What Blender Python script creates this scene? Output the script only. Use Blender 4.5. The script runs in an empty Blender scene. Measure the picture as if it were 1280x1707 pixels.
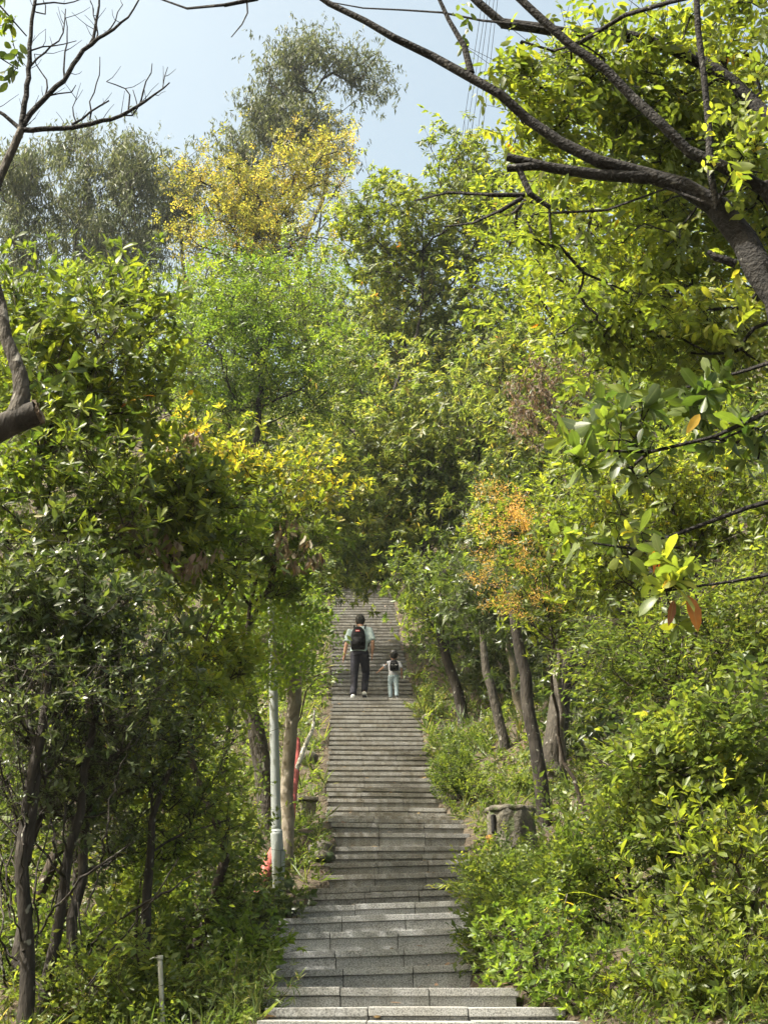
import bpy, bmesh, math, random
import numpy as np
from mathutils import Vector, Matrix

# ------------------------------------------------------------------ camera, sky, sun, exposure
SC = bpy.context.scene
COL = SC.collection
F = 2276.0                       # focal length in photo pixels (1280 x 1707)
EYE = 1.6
PITCH = math.radians(19.5)
cam = bpy.data.cameras.new('camera')
cam.sensor_fit = 'VERTICAL'
cam.sensor_height = 36.0
cam.lens = 36.0 * F / 1707.0
cam.clip_start = 0.05
cam.clip_end = 2000
camo = bpy.data.objects.new('camera', cam)
camo.location = (0, 0, EYE)
camo.rotation_euler = (math.radians(90) + PITCH, 0, 0)
COL.objects.link(camo)
SC.camera = camo

SUN_ELEV = math.radians(56)
SUN_AZ = math.radians(-108)       # measured from +Y (view direction), negative = left
w = bpy.data.worlds.new('World')
SC.world = w
w.use_nodes = True
nt = w.node_tree
bg = nt.nodes['Background']
sky = nt.nodes.new('ShaderNodeTexSky')
sky.sky_type = 'NISHITA'
sky.sun_disc = False
sky.sun_elevation = SUN_ELEV
sky.sun_rotation = SUN_AZ
sky.altitude = 0
sky.air_density = 1.0
sky.dust_density = 8.0
sky.ozone_density = 1.5
wb = nt.nodes.new('ShaderNodeMix')            # white balance of the sky
wb.data_type = 'RGBA'
wb.blend_type = 'MULTIPLY'
wb.inputs[0].default_value = 1.0
wb.inputs[7].default_value = (1.10, 1.07, 0.83, 1)
nt.links.new(sky.outputs[0], wb.inputs[6])
nt.links.new(wb.outputs[2], bg.inputs[0])
bg.inputs[1].default_value = 0.14
sd = Vector((math.sin(SUN_AZ) * math.cos(SUN_ELEV), math.cos(SUN_AZ) * math.cos(SUN_ELEV), math.sin(SUN_ELEV)))
sl = bpy.data.lights.new('sun', 'SUN')
sl.energy = 5.0
sl.angle = math.radians(0.6)
sl.color = (1.0, 0.95, 0.86)
so = bpy.data.objects.new('sun', sl)
so.rotation_euler = (-sd).to_track_quat('-Z', 'Y').to_euler()
so.location = sd * 80
COL.objects.link(so)
SC.view_settings.view_transform = 'Standard'
SC.view_settings.look = 'None'
SC.view_settings.gamma = 1.0
SC.view_settings.exposure = 1.5
cy = SC.cycles
cy.max_bounces = 7
cy.diffuse_bounces = 4
cy.glossy_bounces = 2
cy.transmission_bounces = 5
cy.transparent_max_bounces = 4
cy.volume_bounces = 0
cy.use_adaptive_sampling = True
cy.adaptive_threshold = 0.02
cy.use_denoising = True
cy.caustics_reflective = False
cy.caustics_refractive = False

# ------------------------------------------------------------------ helpers
R = np.random.default_rng(11)
CP, SP = math.cos(PITCH), math.sin(PITCH)


def P(px, py, d):
    """world point on the photo's ray through (px, py) at horizontal distance d"""
    cx = (px - 640.0) / F
    cyy = (853.5 - py) / F
    y = CP - SP * cyy
    return np.array([cx / y * d, d, EYE + (SP + CP * cyy) / y * d])


def proj(p):
    p = np.atleast_2d(p)
    x, y, z = p[:, 0], p[:, 1], p[:, 2] - EYE
    dep = y * CP + z * SP
    up = -y * SP + z * CP
    dep = np.where(dep < 0.1, 0.1, dep)
    return 640 + F * x / dep, 853.5 - F * up / dep, dep


def tag(o, label=None, cat=None, group=None, kind=None):
    if label: o['label'] = label
    if cat: o['category'] = cat
    if group: o['group'] = group
    if kind: o['kind'] = kind
    return o


def link(name, data, parent=None, mat=None):
    o = bpy.data.objects.new(name, data)
    COL.objects.link(o)
    if parent is not None:
        o.parent = parent
    if mat is not None and data is not None and not data.materials:
        data.materials.append(mat)
    return o


def empty(name, loc=(0, 0, 0), rz=0):
    o = bpy.data.objects.new(name, None)
    o.empty_display_size = 0.2
    o.location = loc
    o.rotation_euler = (0, 0, rz)
    COL.objects.link(o)
    return o


def tri_mesh(name, V, T, attrs=None, smooth=True):
    V = np.ascontiguousarray(V, dtype=np.float32)
    T = np.ascontiguousarray(T, dtype=np.int32)
    me = bpy.data.meshes.new(name)
    n = T.shape[1]
    me.vertices.add(len(V))
    me.vertices.foreach_set('co', V.ravel())
    me.loops.add(T.size)
    me.loops.foreach_set('vertex_index', T.ravel())
    me.polygons.add(len(T))
    me.polygons.foreach_set('loop_start', np.arange(0, T.size, n, dtype=np.int32))
    me.polygons.foreach_set('loop_total', np.full(len(T), n, dtype=np.int32))
    if smooth:
        me.polygons.foreach_set('use_smooth', np.ones(len(T), dtype=bool))
    for k, a in (attrs or {}).items():
        at = me.attributes.new(k, 'FLOAT', 'POINT')
        at.data.foreach_set('value', np.ascontiguousarray(a, dtype=np.float32))
    me.update(calc_edges=True)
    return me


def pack(name, bm, smooth=False):
    me = bpy.data.meshes.new(name)
    bm.to_mesh(me)
    bm.free()
    if smooth:
        for p in me.polygons: p.use_smooth = True
    return me


def box_mesh(name, sx, sy, sz, bev=0.006, seg=1):
    """box: x centred, y from 0 to sy (front face at y=0), z from -sz to 0"""
    bm = bmesh.new()
    bmesh.ops.create_cube(bm, size=1.0)
    for v in bm.verts:
        v.co = Vector((v.co.x * sx, (v.co.y + .5) * sy, (v.co.z - .5) * sz))
    if bev > 0:
        bmesh.ops.bevel(bm, geom=bm.edges[:], offset=bev, segments=seg, profile=.7, affect='EDGES')
    return pack(name, bm)


def vnoise(p, s=1.0, seed=0.0):
    """cheap smooth 3-D noise in about -1..1"""
    x, y, z = p[..., 0] * s + seed, p[..., 1] * s + seed * 1.7, p[..., 2] * s - seed
    return (np.sin(x * 1.7 + 1.3 * np.sin(y * 1.1 + z)) + np.sin(y * 1.9 + 1.2 * np.sin(z * 1.3 + x * .7))
            + np.sin(z * 2.1 + 1.1 * np.sin(x * 1.2 - y))) / 3.0


# ------------------------------------------------------------------ materials
MATS = {}


def new_mat(name):
    m = bpy.data.materials.new(name)
    m.use_nodes = True
    nt = m.node_tree
    for n in list(nt.nodes): nt.nodes.remove(n)
    out = nt.nodes.new('ShaderNodeOutputMaterial')
    MATS[name] = m
    return m, nt, out


def N(nt, t, **kw):
    n = nt.nodes.new(t)
    for k, v in kw.items(): setattr(n, k, v)
    return n


def ramp(nt, stops, interp='LINEAR'):
    n = nt.nodes.new('ShaderNodeValToRGB')
    n.color_ramp.interpolation = interp
    e = n.color_ramp.elements
    while len(e) < len(stops): e.new(0.5)
    for i, (p, c) in enumerate(stops):
        e[i].position = p
        e[i].color = (*c, 1)
    return n


def leaf_mat(name, stops, trans=0.45, rough=0.42, spec=0.4, tgain=1.75):
    if name != 'leaf_dead':
        stops = [(p_, (c_[0] * 1.05, c_[1] * .96, c_[2] * 1.1)) for p_, c_ in stops]
    m, nt, out = new_mat(name)
    L = nt.links.new
    a = N(nt, 'ShaderNodeAttribute', attribute_name='tint')
    c = N(nt, 'ShaderNodeAttribute', attribute_name='clump')
    r = ramp(nt, stops)
    L(a.outputs['Fac'], r.inputs[0])
    hsv = N(nt, 'ShaderNodeHueSaturation')
    mr = N(nt, 'ShaderNodeMapRange')
    mr.inputs[3].default_value = 0.72
    mr.inputs[4].default_value = 1.3
    L(c.outputs['Fac'], mr.inputs[0])
    L(mr.outputs[0], hsv.inputs['Value'])
    mh = N(nt, 'ShaderNodeMapRange')
    mh.inputs[3].default_value = 0.515
    mh.inputs[4].default_value = 0.485
    L(c.outputs['Fac'], mh.inputs[0])
    L(mh.outputs[0], hsv.inputs['Hue'])
    L(r.outputs[0], hsv.inputs['Color'])
    geo = N(nt, 'ShaderNodeNewGeometry')
    nz = N(nt, 'ShaderNodeTexNoise')
    nz.inputs['Scale'].default_value = 26.0
    nz.inputs['Detail'].default_value = 2.0
    L(geo.outputs['Position'], nz.inputs['Vector'])
    mn = N(nt, 'ShaderNodeMapRange')
    mn.inputs[1].default_value = 0.3
    mn.inputs[2].default_value = 0.7
    mn.inputs[3].default_value = 0.8
    mn.inputs[4].default_value = 1.15
    L(nz.outputs[0], mn.inputs[0])
    mul = N(nt, 'ShaderNodeMix', data_type='RGBA', blend_type='MULTIPLY')
    mul.inputs[0].default_value = 1.0
    L(hsv.outputs[0], mul.inputs[6])
    L(mn.outputs[0], mul.inputs[7])
    # paler underside
    mix = N(nt, 'ShaderNodeMix', data_type='RGBA')
    mix.inputs[7].default_value = (0.16, 0.19, 0.10, 1)
    mb = N(nt, 'ShaderNodeMath', operation='MULTIPLY')
    mb.inputs[1].default_value = 0.35
    L(geo.outputs['Backfacing'], mb.inputs[0])
    L(mb.outputs[0], mix.inputs[0])
    L(mul.outputs[2], mix.inputs[6])
    rb = N(nt, 'ShaderNodeAttribute', attribute_name='rib')
    rm = N(nt, 'ShaderNodeMapRange')
    rm.inputs[1].default_value = .84
    rm.inputs[2].default_value = .97
    rm.inputs[4].default_value = .4
    L(rb.outputs['Fac'], rm.inputs[0])
    rx = N(nt, 'ShaderNodeMix', data_type='RGBA')
    rx.inputs[7].default_value = (.26, .30, .12, 1)
    L(rm.outputs[0], rx.inputs[0])
    L(mix.outputs[2], rx.inputs[6])
    pr = N(nt, 'ShaderNodeBsdfPrincipled')
    pr.inputs['Roughness'].default_value = rough
    pr.inputs['Specular IOR Level'].default_value = spec
    L(rx.outputs[2], pr.inputs['Base Color'])
    tr = N(nt, 'ShaderNodeBsdfTranslucent')
    g = N(nt, 'ShaderNodeMix', data_type='RGBA', blend_type='MULTIPLY')
    g.inputs[0].default_value = 1.0
    g.inputs[7].default_value = (tgain * 1.06, tgain * 1.03, tgain * 0.6, 1)
    L(mul.outputs[2], g.inputs[6])
    L(g.outputs[2], tr.inputs['Color'])
    ms = N(nt, 'ShaderNodeMixShader')
    ms.inputs[0].default_value = trans + .06
    L(pr.outputs[0], ms.inputs[1])
    L(tr.outputs[0], ms.inputs[2])
    L(ms.outputs[0], out.inputs['Surface'])
    return m


def rough_mat(name, stops, scale=6.0, detail=5.0, rough=0.85, bump=0.4, bscale=None, stretch=(1, 1, 1), spec=0.25, bdist=0.02, dots=None, rand=0.0):
    """noise coloured surface with bump"""
    m, nt, out = new_mat(name)
    L = nt.links.new
    geo = N(nt, 'ShaderNodeNewGeometry')
    mp = N(nt, 'ShaderNodeMapping')
    mp.inputs['Scale'].default_value = stretch
    L(geo.outputs['Position'], mp.inputs[0])
    nz = N(nt, 'ShaderNodeTexNoise')
    nz.inputs['Scale'].default_value = scale
    nz.inputs['Detail'].default_value = detail
    nz.inputs['Roughness'].default_value = 0.65
    L(mp.outputs[0], nz.inputs['Vector'])
    r = ramp(nt, stops)
    L(nz.outputs[0], r.inputs[0])
    col = r.outputs[0]
    if dots:
        n2 = N(nt, 'ShaderNodeTexNoise')
        n2.inputs['Scale'].default_value = dots[0]
        n2.inputs['Detail'].default_value = 1.0
        L(geo.outputs['Position'], n2.inputs['Vector'])
        r2 = ramp(nt, [(dots[1], (0, 0, 0)), (dots[1] + .06, (1, 1, 1))])
        L(n2.outputs[0], r2.inputs[0])
        mx = N(nt, 'ShaderNodeMix', data_type='RGBA')
        mx.inputs[7].default_value = (*dots[2], 1)
        L(r2.outputs[0], mx.inputs[0])
        L(col, mx.inputs[6])
        col = mx.outputs[2]
    if rand > 0:
        oi = N(nt, 'ShaderNodeObjectInfo')
        mr = N(nt, 'ShaderNodeMapRange')
        mr.inputs[3].default_value = 1 - rand
        mr.inputs[4].default_value = 1 + rand
        L(oi.outputs['Random'], mr.inputs[0])
        mx = N(nt, 'ShaderNodeMix', data_type='RGBA', blend_type='MULTIPLY')
        mx.inputs[0].default_value = 1
        L(col, mx.inputs[6])
        L(mr.outputs[0], mx.inputs[7])
        col = mx.outputs[2]
    pr = N(nt, 'ShaderNodeBsdfPrincipled')
    pr.inputs['Roughness'].default_value = rough
    pr.inputs['Specular IOR Level'].default_value = spec
    L(col, pr.inputs['Base Color'])
    if bump > 0:
        nb = N(nt, 'ShaderNodeTexNoise')
        nb.inputs['Scale'].default_value = bscale or scale * 3
        nb.inputs['Detail'].default_value = 4
        L(mp.outputs[0], nb.inputs['Vector'])
        b = N(nt, 'ShaderNodeBump')
        b.inputs['Strength'].default_value = bump
        b.inputs['Distance'].default_value = bdist
        L(nb.outputs[0], b.inputs['Height'])
        L(b.outputs[0], pr.inputs['Normal'])
    L(pr.outputs[0], out.inputs['Surface'])
    return m


def granite_mat(name, tone, stain, stain_amt):
    m, nt, out = new_mat(name)
    L = nt.links.new
    geo = N(nt, 'ShaderNodeNewGeometry')
    n1 = N(nt, 'ShaderNodeTexNoise')
    n1.inputs['Scale'].default_value = 95
    n1.inputs['Detail'].default_value = 3
    n1.inputs['Roughness'].default_value = .75
    L(geo.outputs['Position'], n1.inputs['Vector'])
    t = np.array(tone)
    r1 = ramp(nt, [(.33, t * .28), (.43, t * .66), (.52, t * 1.0), (.64, t * 1.35)])
    L(n1.outputs[0], r1.inputs[0])
    # weathering stains: large blotches plus streaks that run down the face
    n2 = N(nt, 'ShaderNodeTexNoise')
    n2.inputs['Scale'].default_value = 2.6
    n2.inputs['Detail'].default_value = 6
    n2.inputs['Roughness'].default_value = .7
    L(geo.outputs['Position'], n2.inputs['Vector'])
    mp = N(nt, 'ShaderNodeMapping')
    mp.inputs['Scale'].default_value = (9, 9, 1.2)
    L(geo.outputs['Position'], mp.inputs[0])
    n3 = N(nt, 'ShaderNodeTexNoise')
    n3.inputs['Scale'].default_value = 1.5
    n3.inputs['Detail'].default_value = 4
    L(mp.outputs[0], n3.inputs['Vector'])
    ad = N(nt, 'ShaderNodeMath', operation='ADD')
    L(n2.outputs[0], ad.inputs[0])
    L(n3.outputs[0], ad.inputs[1])
    r2 = ramp(nt, [(.42, (0, 0, 0)), (.56, (1, 1, 1))])
    hv = N(nt, 'ShaderNodeMath', operation='MULTIPLY')
    hv.inputs[1].default_value = .5
    L(ad.outputs[0], hv.inputs[0])
    L(hv.outputs[0], r2.inputs[0])
    oi = N(nt, 'ShaderNodeObjectInfo')
    mr = N(nt, 'ShaderNodeMapRange')
    mr.inputs[3].default_value = stain_amt * .5
    mr.inputs[4].default_value = stain_amt
    L(oi.outputs['Random'], mr.inputs[0])
    am = N(nt, 'ShaderNodeMath', operation='MULTIPLY')
    L(r2.outputs[0], am.inputs[0])
    L(mr.outputs[0], am.inputs[1])
    mx = N(nt, 'ShaderNodeMix', data_type='RGBA', blend_type='MULTIPLY')
    mx.inputs[7].default_value = (*stain, 1)
    L(am.outputs[0], mx.inputs[0])
    L(r1.outputs[0], mx.inputs[6])
    mr2 = N(nt, 'ShaderNodeMapRange')
    mr2.inputs[3].default_value = .82
    mr2.inputs[4].default_value = 1.15
    L(oi.outputs['Random'], mr2.inputs[0])
    m2 = N(nt, 'ShaderNodeMix', data_type='RGBA', blend_type='MULTIPLY')
    m2.inputs[0].default_value = 1
    L(mx.outputs[2], m2.inputs[6])
    L(mr2.outputs[0], m2.inputs[7])
    pr = N(nt, 'ShaderNodeBsdfPrincipled')
    pr.inputs['Roughness'].default_value = .8
    pr.inputs['Specular IOR Level'].default_value = .3
    L(m2.outputs[2], pr.inputs['Base Color'])
    b = N(nt, 'ShaderNodeBump')
    b.inputs['Strength'].default_value = .35
    b.inputs['Distance'].default_value = .004
    L(n1.outputs[0], b.inputs['Height'])
    L(b.outputs[0], pr.inputs['Normal'])
    L(pr.outputs[0], out.inputs['Surface'])
    return m


def plain_mat(name, col, rough=.6, spec=.4, var=.15, scale=30, metallic=0.0):
    c = np.array(col)
    return rough_mat(name, [(.3, c * (1 - var)), (.7, c * (1 + var))], scale=scale, detail=3, rough=rough, bump=.15, spec=spec, bdist=.004)


G_DARK, G_MID, G_LITE = (.028, .055, .012), (.06, .105, .016), (.11, .165, .02)
YG, YEL, ORG, BRN = (.19, .24, .02), (.45, .34, .02), (.45, .15, .015), (.13, .075, .04)

leaf_mat('leaf_broad', [(0, G_DARK), (.35, G_MID), (.75, G_LITE), (.955, YG), (.972, YEL), (1, ORG)], trans=.45)
leaf_mat('leaf_left', [(0, (.04, .075, .012)), (.45, (.075, .12, .015)), (.85, (.14, .19, .016)), (.96, YG), (.975, YEL), (1, ORG)], trans=.46)
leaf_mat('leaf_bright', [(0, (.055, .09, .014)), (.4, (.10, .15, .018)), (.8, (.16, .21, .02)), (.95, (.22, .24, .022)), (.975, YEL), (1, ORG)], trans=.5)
leaf_mat('leaf_yellow', [(0, (.07, .12, .014)), (.5, (.15, .195, .018)), (.75, (.28, .28, .025)), (1, (.44, .34, .03))], trans=.48)
leaf_mat('leaf_blossom', [(0, (.11, .15, .035)), (.45, (.19, .21, .04)), (.8, (.27, .25, .045)), (1, (.34, .26, .05))], trans=.5, spec=.2)
leaf_mat('leaf_fresh', [(0, (.055, .105, .016)), (.5, (.10, .175, .02)), (1, (.17, .24, .022))], trans=.47)
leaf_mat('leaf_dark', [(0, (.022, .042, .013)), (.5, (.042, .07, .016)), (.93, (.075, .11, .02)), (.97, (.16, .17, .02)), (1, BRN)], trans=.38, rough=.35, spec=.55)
leaf_mat('leaf_mango', [(0, (.055, .095, .022)), (.45, (.105, .155, .03)), (.85, (.18, .215, .04)), (.95, (.28, .24, .05)), (1, (.40, .21, .06))], trans=.5, rough=.42, spec=.4)
leaf_mat('leaf_euc', [(0, (.045, .065, .033)), (.6, (.075, .10, .045)), (1, (.12, .14, .065))], trans=.4, spec=.2)
leaf_mat('leaf_under', [(0, (.045, .08, .018)), (.5, (.088, .14, .022)), (.9, (.155, .205, .026)), (.97, (.24, .24, .03)), (1, BRN)], trans=.44, rough=.42, spec=.35)
leaf_mat('leaf_dead', [(0, (.07, .045, .032)), (.5, (.15, .10, .075)), (1, (.26, .19, .15))], trans=.25, rough=.6, spec=.25)
leaf_mat('leaf_bronze', [(0, (.28, .17, .045)), (.5, (.40, .26, .065)), (1, (.48, .36, .10))], trans=.45)
leaf_mat('leaf_straw', [(0, (.05, .10, .018)), (.6, (.10, .15, .025)), (.9, (.18, .19, .05)), (1, (.3, .26, .11))], trans=.42)

rough_mat('bark_dark', [(.3, (.012, .010, .008)), (.55, (.032, .027, .022)), (.75, (.07, .062, .052))], scale=9, stretch=(1, 1, .35), bump=.9, bscale=38, dots=(15, .68, (.17, .17, .14)))
rough_mat('bark_limb', [(.3, (.005, .0045, .004)), (.55, (.013, .0115, .010)), (.8, (.036, .032, .029))], scale=16, bump=1.0, bscale=45, bdist=.03, dots=(19, .69, (.09, .088, .078)))
rough_mat('bark_brown', [(.3, (.016, .012, .009)), (.55, (.038, .029, .021)), (.75, (.085, .066, .048))], scale=8, stretch=(1, 1, .3), bump=.9, bscale=34, dots=(13, .66, (.2, .19, .15)))
rough_mat('bark_pale', [(.3, (.09, .075, .055)), (.55, (.19, .165, .13)), (.75, (.29, .26, .21))], scale=7, stretch=(1, 1, .5), bump=.6, bscale=30, dots=(11, .64, (.10, .085, .06)))
rough_mat('bark_grey', [(.3, (.022, .019, .015)), (.55, (.055, .048, .038)), (.75, (.10, .09, .075))], scale=10, stretch=(1, 1, .4), bump=1.0, bscale=32, bdist=.03, dots=(12, .66, (.18, .17, .145)))
rough_mat('twig_grey', [(.3, (.07, .06, .05)), (.7, (.16, .14, .12))], scale=12, bump=.5, bscale=50)
rough_mat('cut_wood', [(.35, (.045, .032, .022)), (.65, (.13, .095, .06))], scale=14, bump=.6, bscale=50)
rough_mat('soil', [(.28, (.022, .017, .011)), (.5, (.055, .042, .028)), (.72, (.10, .078, .05))], scale=5, detail=9, bump=1.0, bscale=16, bdist=.05, dots=(7, .60, (.035, .05, .016)))
rough_mat('concrete_mossy', [(.28, (.035, .032, .024)), (.5, (.09, .082, .062)), (.75, (.17, .155, .12))], scale=10, detail=8, bump=.9, bscale=26, dots=(9, .58, (.07, .085, .035)))
rough_mat('rock', [(.28, (.035, .032, .026)), (.55, (.095, .085, .07)), (.75, (.17, .15, .13))], scale=7, detail=8, bump=.9, bscale=20, dots=(8, .6, (.05, .07, .03)))
granite_mat('granite_pale', (.30, .30, .29), (.6, .56, .48), .45)
granite_mat('granite_blue', (.33, .33, .325), (.62, .6, .54), .5)
granite_mat('granite_brown', (.235, .23, .215), (.50, .45, .36), .85)
granite_mat('granite_mid', (.235, .232, .222), (.52, .47, .39), .8)
plain_mat('mortar', (.06, .055, .045), rough=.95, scale=20)

# ------------------------------------------------------------------ the stairway's line (nosing row in the photo, distance)
rows = [(1703, 8.30), (1679, 8.75), (1646, 9.2),
        (1613, 11.4), (1583, 11.9), (1552, 12.4), (1526, 12.9), (1506, 13.4),
        (1487, 14.0), (1476, 14.5), (1456, 15.1), (1436, 15.6), (1424, 16.1), (1411, 16.6), (1389, 17.0), (1373, 17.4),
        (1365, 18.0), (1360, 18.7), (1355, 19.3), (1346, 19.7), (1332, 20.0), (1322, 20.4), (1313.7, 20.8), (1307, 21.1)]
STEPS = [(d, P(640, y, d)[2]) for y, d in rows]           # (distance, tread height)
d0, z0 = STEPS[-1]
dm, zm = 27.2, P(640, 1163, 27.2)[2]
for k in range(1, 20):
    STEPS.append((d0 + (dm - d0) * k / 19, z0 + (zm - z0) * k / 19))
dt, zt = 36.3, P(640, 1000, 36.3)[2]
for k in range(1, 37):
    STEPS.append((dm + (dt - dm) * k / 30 + .25, zm + (zt - zm) * k / 30))
low = [(8.30 - .42 * k, STEPS[0][1] - .15 * k) for k in range(1, 9)]
STEPS = low[::-1] + STEPS
SD = np.array([s[0] for s in STEPS])
SZ = np.array([s[1] for s in STEPS])
# edges of the stairway in photo columns against distance
ED = np.array([4.9, 8.3, 8.75, 9.2, 11.4, 12.4, 13.2, 14.0, 15.1, 16.1, 17.0, 18.0, 19.6, 21.1, 24.0, 26.5, 28.3, 31, 34, 37.5, 42])
EL = np.array([200, 430, 440, 424, 441, 452, 470, 514, 541, 545, 556, 549, 544, 544, 548, 552, 553, 552, 552, 553, 556])
ER = np.array([1240, 965, 940, 872, 792, 786, 782, 790, 790, 786, 780, 776, 742, 728, 708, 697, 687, 674, 664, 655, 648])


def edge_x(d):
    l = np.interp(d, ED, EL)
    r = np.interp(d, ED, ER)
    z = np.interp(d, SD, SZ)
    dep = d * CP + (z - EYE) * SP
    return (l - 640) / F * dep, (r - 640) / F * dep


def stair_z(d):
    d = np.asarray(d, float)
    z = np.interp(d, SD, SZ)
    z = np.where(d < SD[0], SZ[0] - (SD[0] - d) * .08, z)
    far = d > SD[-1]
    z = np.where(far, SZ[-1] + (np.minimum(d, 62) - SD[-1]) * .68 - np.maximum(d - 62, 0) * .25, z)
    return z


def ground(x, y):
    x = np.asarray(x, float)
    y = np.asarray(y, float)
    l, r = edge_x(np.clip(y, 5, 42))
    base = stair_z(y)
    dr = np.maximum(x - r, 0)
    dl = np.maximum(l - x, 0)
    z = base - .05
    z = z + np.minimum(dr, 1.0) * .22 + np.clip(dr - 1.0, 0, 8) * .42 + np.maximum(dr - 9, 0) * .1
    z = z + np.minimum(dl, 1.2) * .04 + np.clip(dl - 1.2, 0, 10) * .17 + np.maximum(dl - 11, 0) * .05
    off = np.clip(np.maximum(dr, dl) / .6, 0, 1)
    p = np.stack([x, y, np.zeros_like(x)], -1)
    z = z + off * (vnoise(p, .55, 3.1) * .16 + vnoise(p, 1.9, 1.2) * .06)
    inside = (x > l + .06) & (x < r - .06) & (y < 41.5)
    return np.where(inside, base - .42, z)


def gz(x, y):
    return float(ground(np.array([x]), np.array([y]))[0])


# ------------------------------------------------------------------ ground sheet
gx = np.concatenate([np.linspace(-90, -14, 16)[:-1], np.linspace(-14, -3, 30)[:-1], np.linspace(-3, 3, 61)[:-1], np.linspace(3, 14, 30)[:-1], np.linspace(14, 90, 16)])
gy = np.concatenate([np.linspace(-40, 4, 12)[:-1], np.linspace(4, 30, 110)[:-1], np.linspace(30, 45, 60)[:-1], np.linspace(45, 75, 40)[:-1], np.linspace(75, 160, 12)])
GX, GY = np.meshgrid(gx, gy)
GZ = ground(GX, GY)
GV = np.stack([GX, GY, GZ], -1).reshape(-1, 3)
nx = len(gx)
ii, jj = np.meshgrid(np.arange(len(gy) - 1), np.arange(nx - 1), indexing='ij')
a = (ii * nx + jj).ravel()
GT = np.stack([a, a + 1, a + nx + 1, a + nx], -1)
g = link('ground', tri_mesh('ground', GV, GT), mat=MATS['soil'])
tag(g, 'sloping brown soil hillside under the undergrowth on both sides of the steps', kind='structure')

# ------------------------------------------------------------------ granite stairway, one thing per flight
flights = [
    ('speckled pale granite steps at the very bottom, below the first landing', 'granite_pale', -1, 9.3),
    ('short flight of blue-grey granite steps between the two lowest landings', 'granite_blue', 9.3, 13.45),
    ('brown-stained granite steps beside the lamp post, below the middle landing', 'granite_mid', 13.45, 18.2),
    ('long brown-stained granite flight just below the two walkers', 'granite_brown', 18.2, 26.4),
    ('weathered granite steps the walkers are climbing, up into the trees', 'granite_mid', 26.4, 99),
]
srng = random.Random(5)


def tilt_at(d):
    return np.interp(d, [9, 9.3, 11.4, 14.2, 15.5, 16.8, 17.5, 19, 21, 30], [0, 0, -1.7, -2.0, -1.3, .1, .9, .6, .3, 0])


for fi, (lab, mat, da, db) in enumerate(flights):
    idx = [i for i in range(len(SD)) if da < SD[i] <= db]
    root = empty('stair_flight', (0, SD[idx[0]], SZ[idx[0]] - .15))
    tag(root, lab, 'steps', 'granite stairway up the slope')
    inv = Matrix.Translation(-Vector(root.location))
    for i in idx:
        d, z = SD[i], SZ[i]
        dn = SD[i + 1] if i + 1 < len(SD) else d + .4
        zl = SZ[i - 1] if i > 0 else z - .15
        l, r = (float(v) for v in edge_x(d))
        l += srng.uniform(-.025, .025)
        r += srng.uniform(-.03, .03)
        wid = r - l
        rise = z - zl
        run = dn - d + .05
        rot = Matrix.Rotation(math.radians(float(tilt_at(d)) + srng.uniform(-.25, .25)), 4, 'Y')
        M = inv @ Matrix.Translation(((l + r) / 2, d, z)) @ rot
        core = link('step', box_mesh('step', wid - .03, run + .3, max(rise, .1) + .35, 0), root, MATS['mortar'])
        MC = M @ Matrix.Translation((0, .045, -.05))
        core.matrix_basis = MC
        n = 3 if wid < 2.1 else 4
        off = srng.uniform(-.12, .12) if i % 2 else srng.uniform(-.03, .03)
        cuts = [-wid / 2] + [-wid / 2 + wid * (k + off * (1 if 0 < k < n else 0)) / n for k in range(1, n)] + [wid / 2]
        CI = MC.inverted()
        cuts2 = [-wid / 2 + .015] + [c + srng.uniform(-.008, .008) for c in cuts[1:-1]] + [wid / 2 - .015]
        for k in range(n):
            for kind in ('tread_slab', 'riser_slab'):
                cc = cuts if kind == 'tread_slab' else cuts2
                x0, x1 = cc[k] + .003, cc[k + 1] - .003
                if kind == 'tread_slab':
                    me = box_mesh(kind, x1 - x0, run, .052, .006, 2)
                    off_y = srng.uniform(-.006, .006)
                    T = Matrix.Translation(((x0 + x1) / 2, off_y, srng.uniform(-.003, .003)))
                else:
                    hh = max(rise - .045, .05)
                    me = box_mesh(kind, x1 - x0, .05, hh, .003)
                    T = Matrix.Translation(((x0 + x1) / 2, .022 + srng.uniform(-.003, .003), -.0535))
                s = link(kind, me, core, MATS[mat])
                s.matrix_basis = CI @ M @ T @ Matrix.Rotation(math.radians(srng.uniform(-.3, .3)), 4, 'Y')

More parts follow.
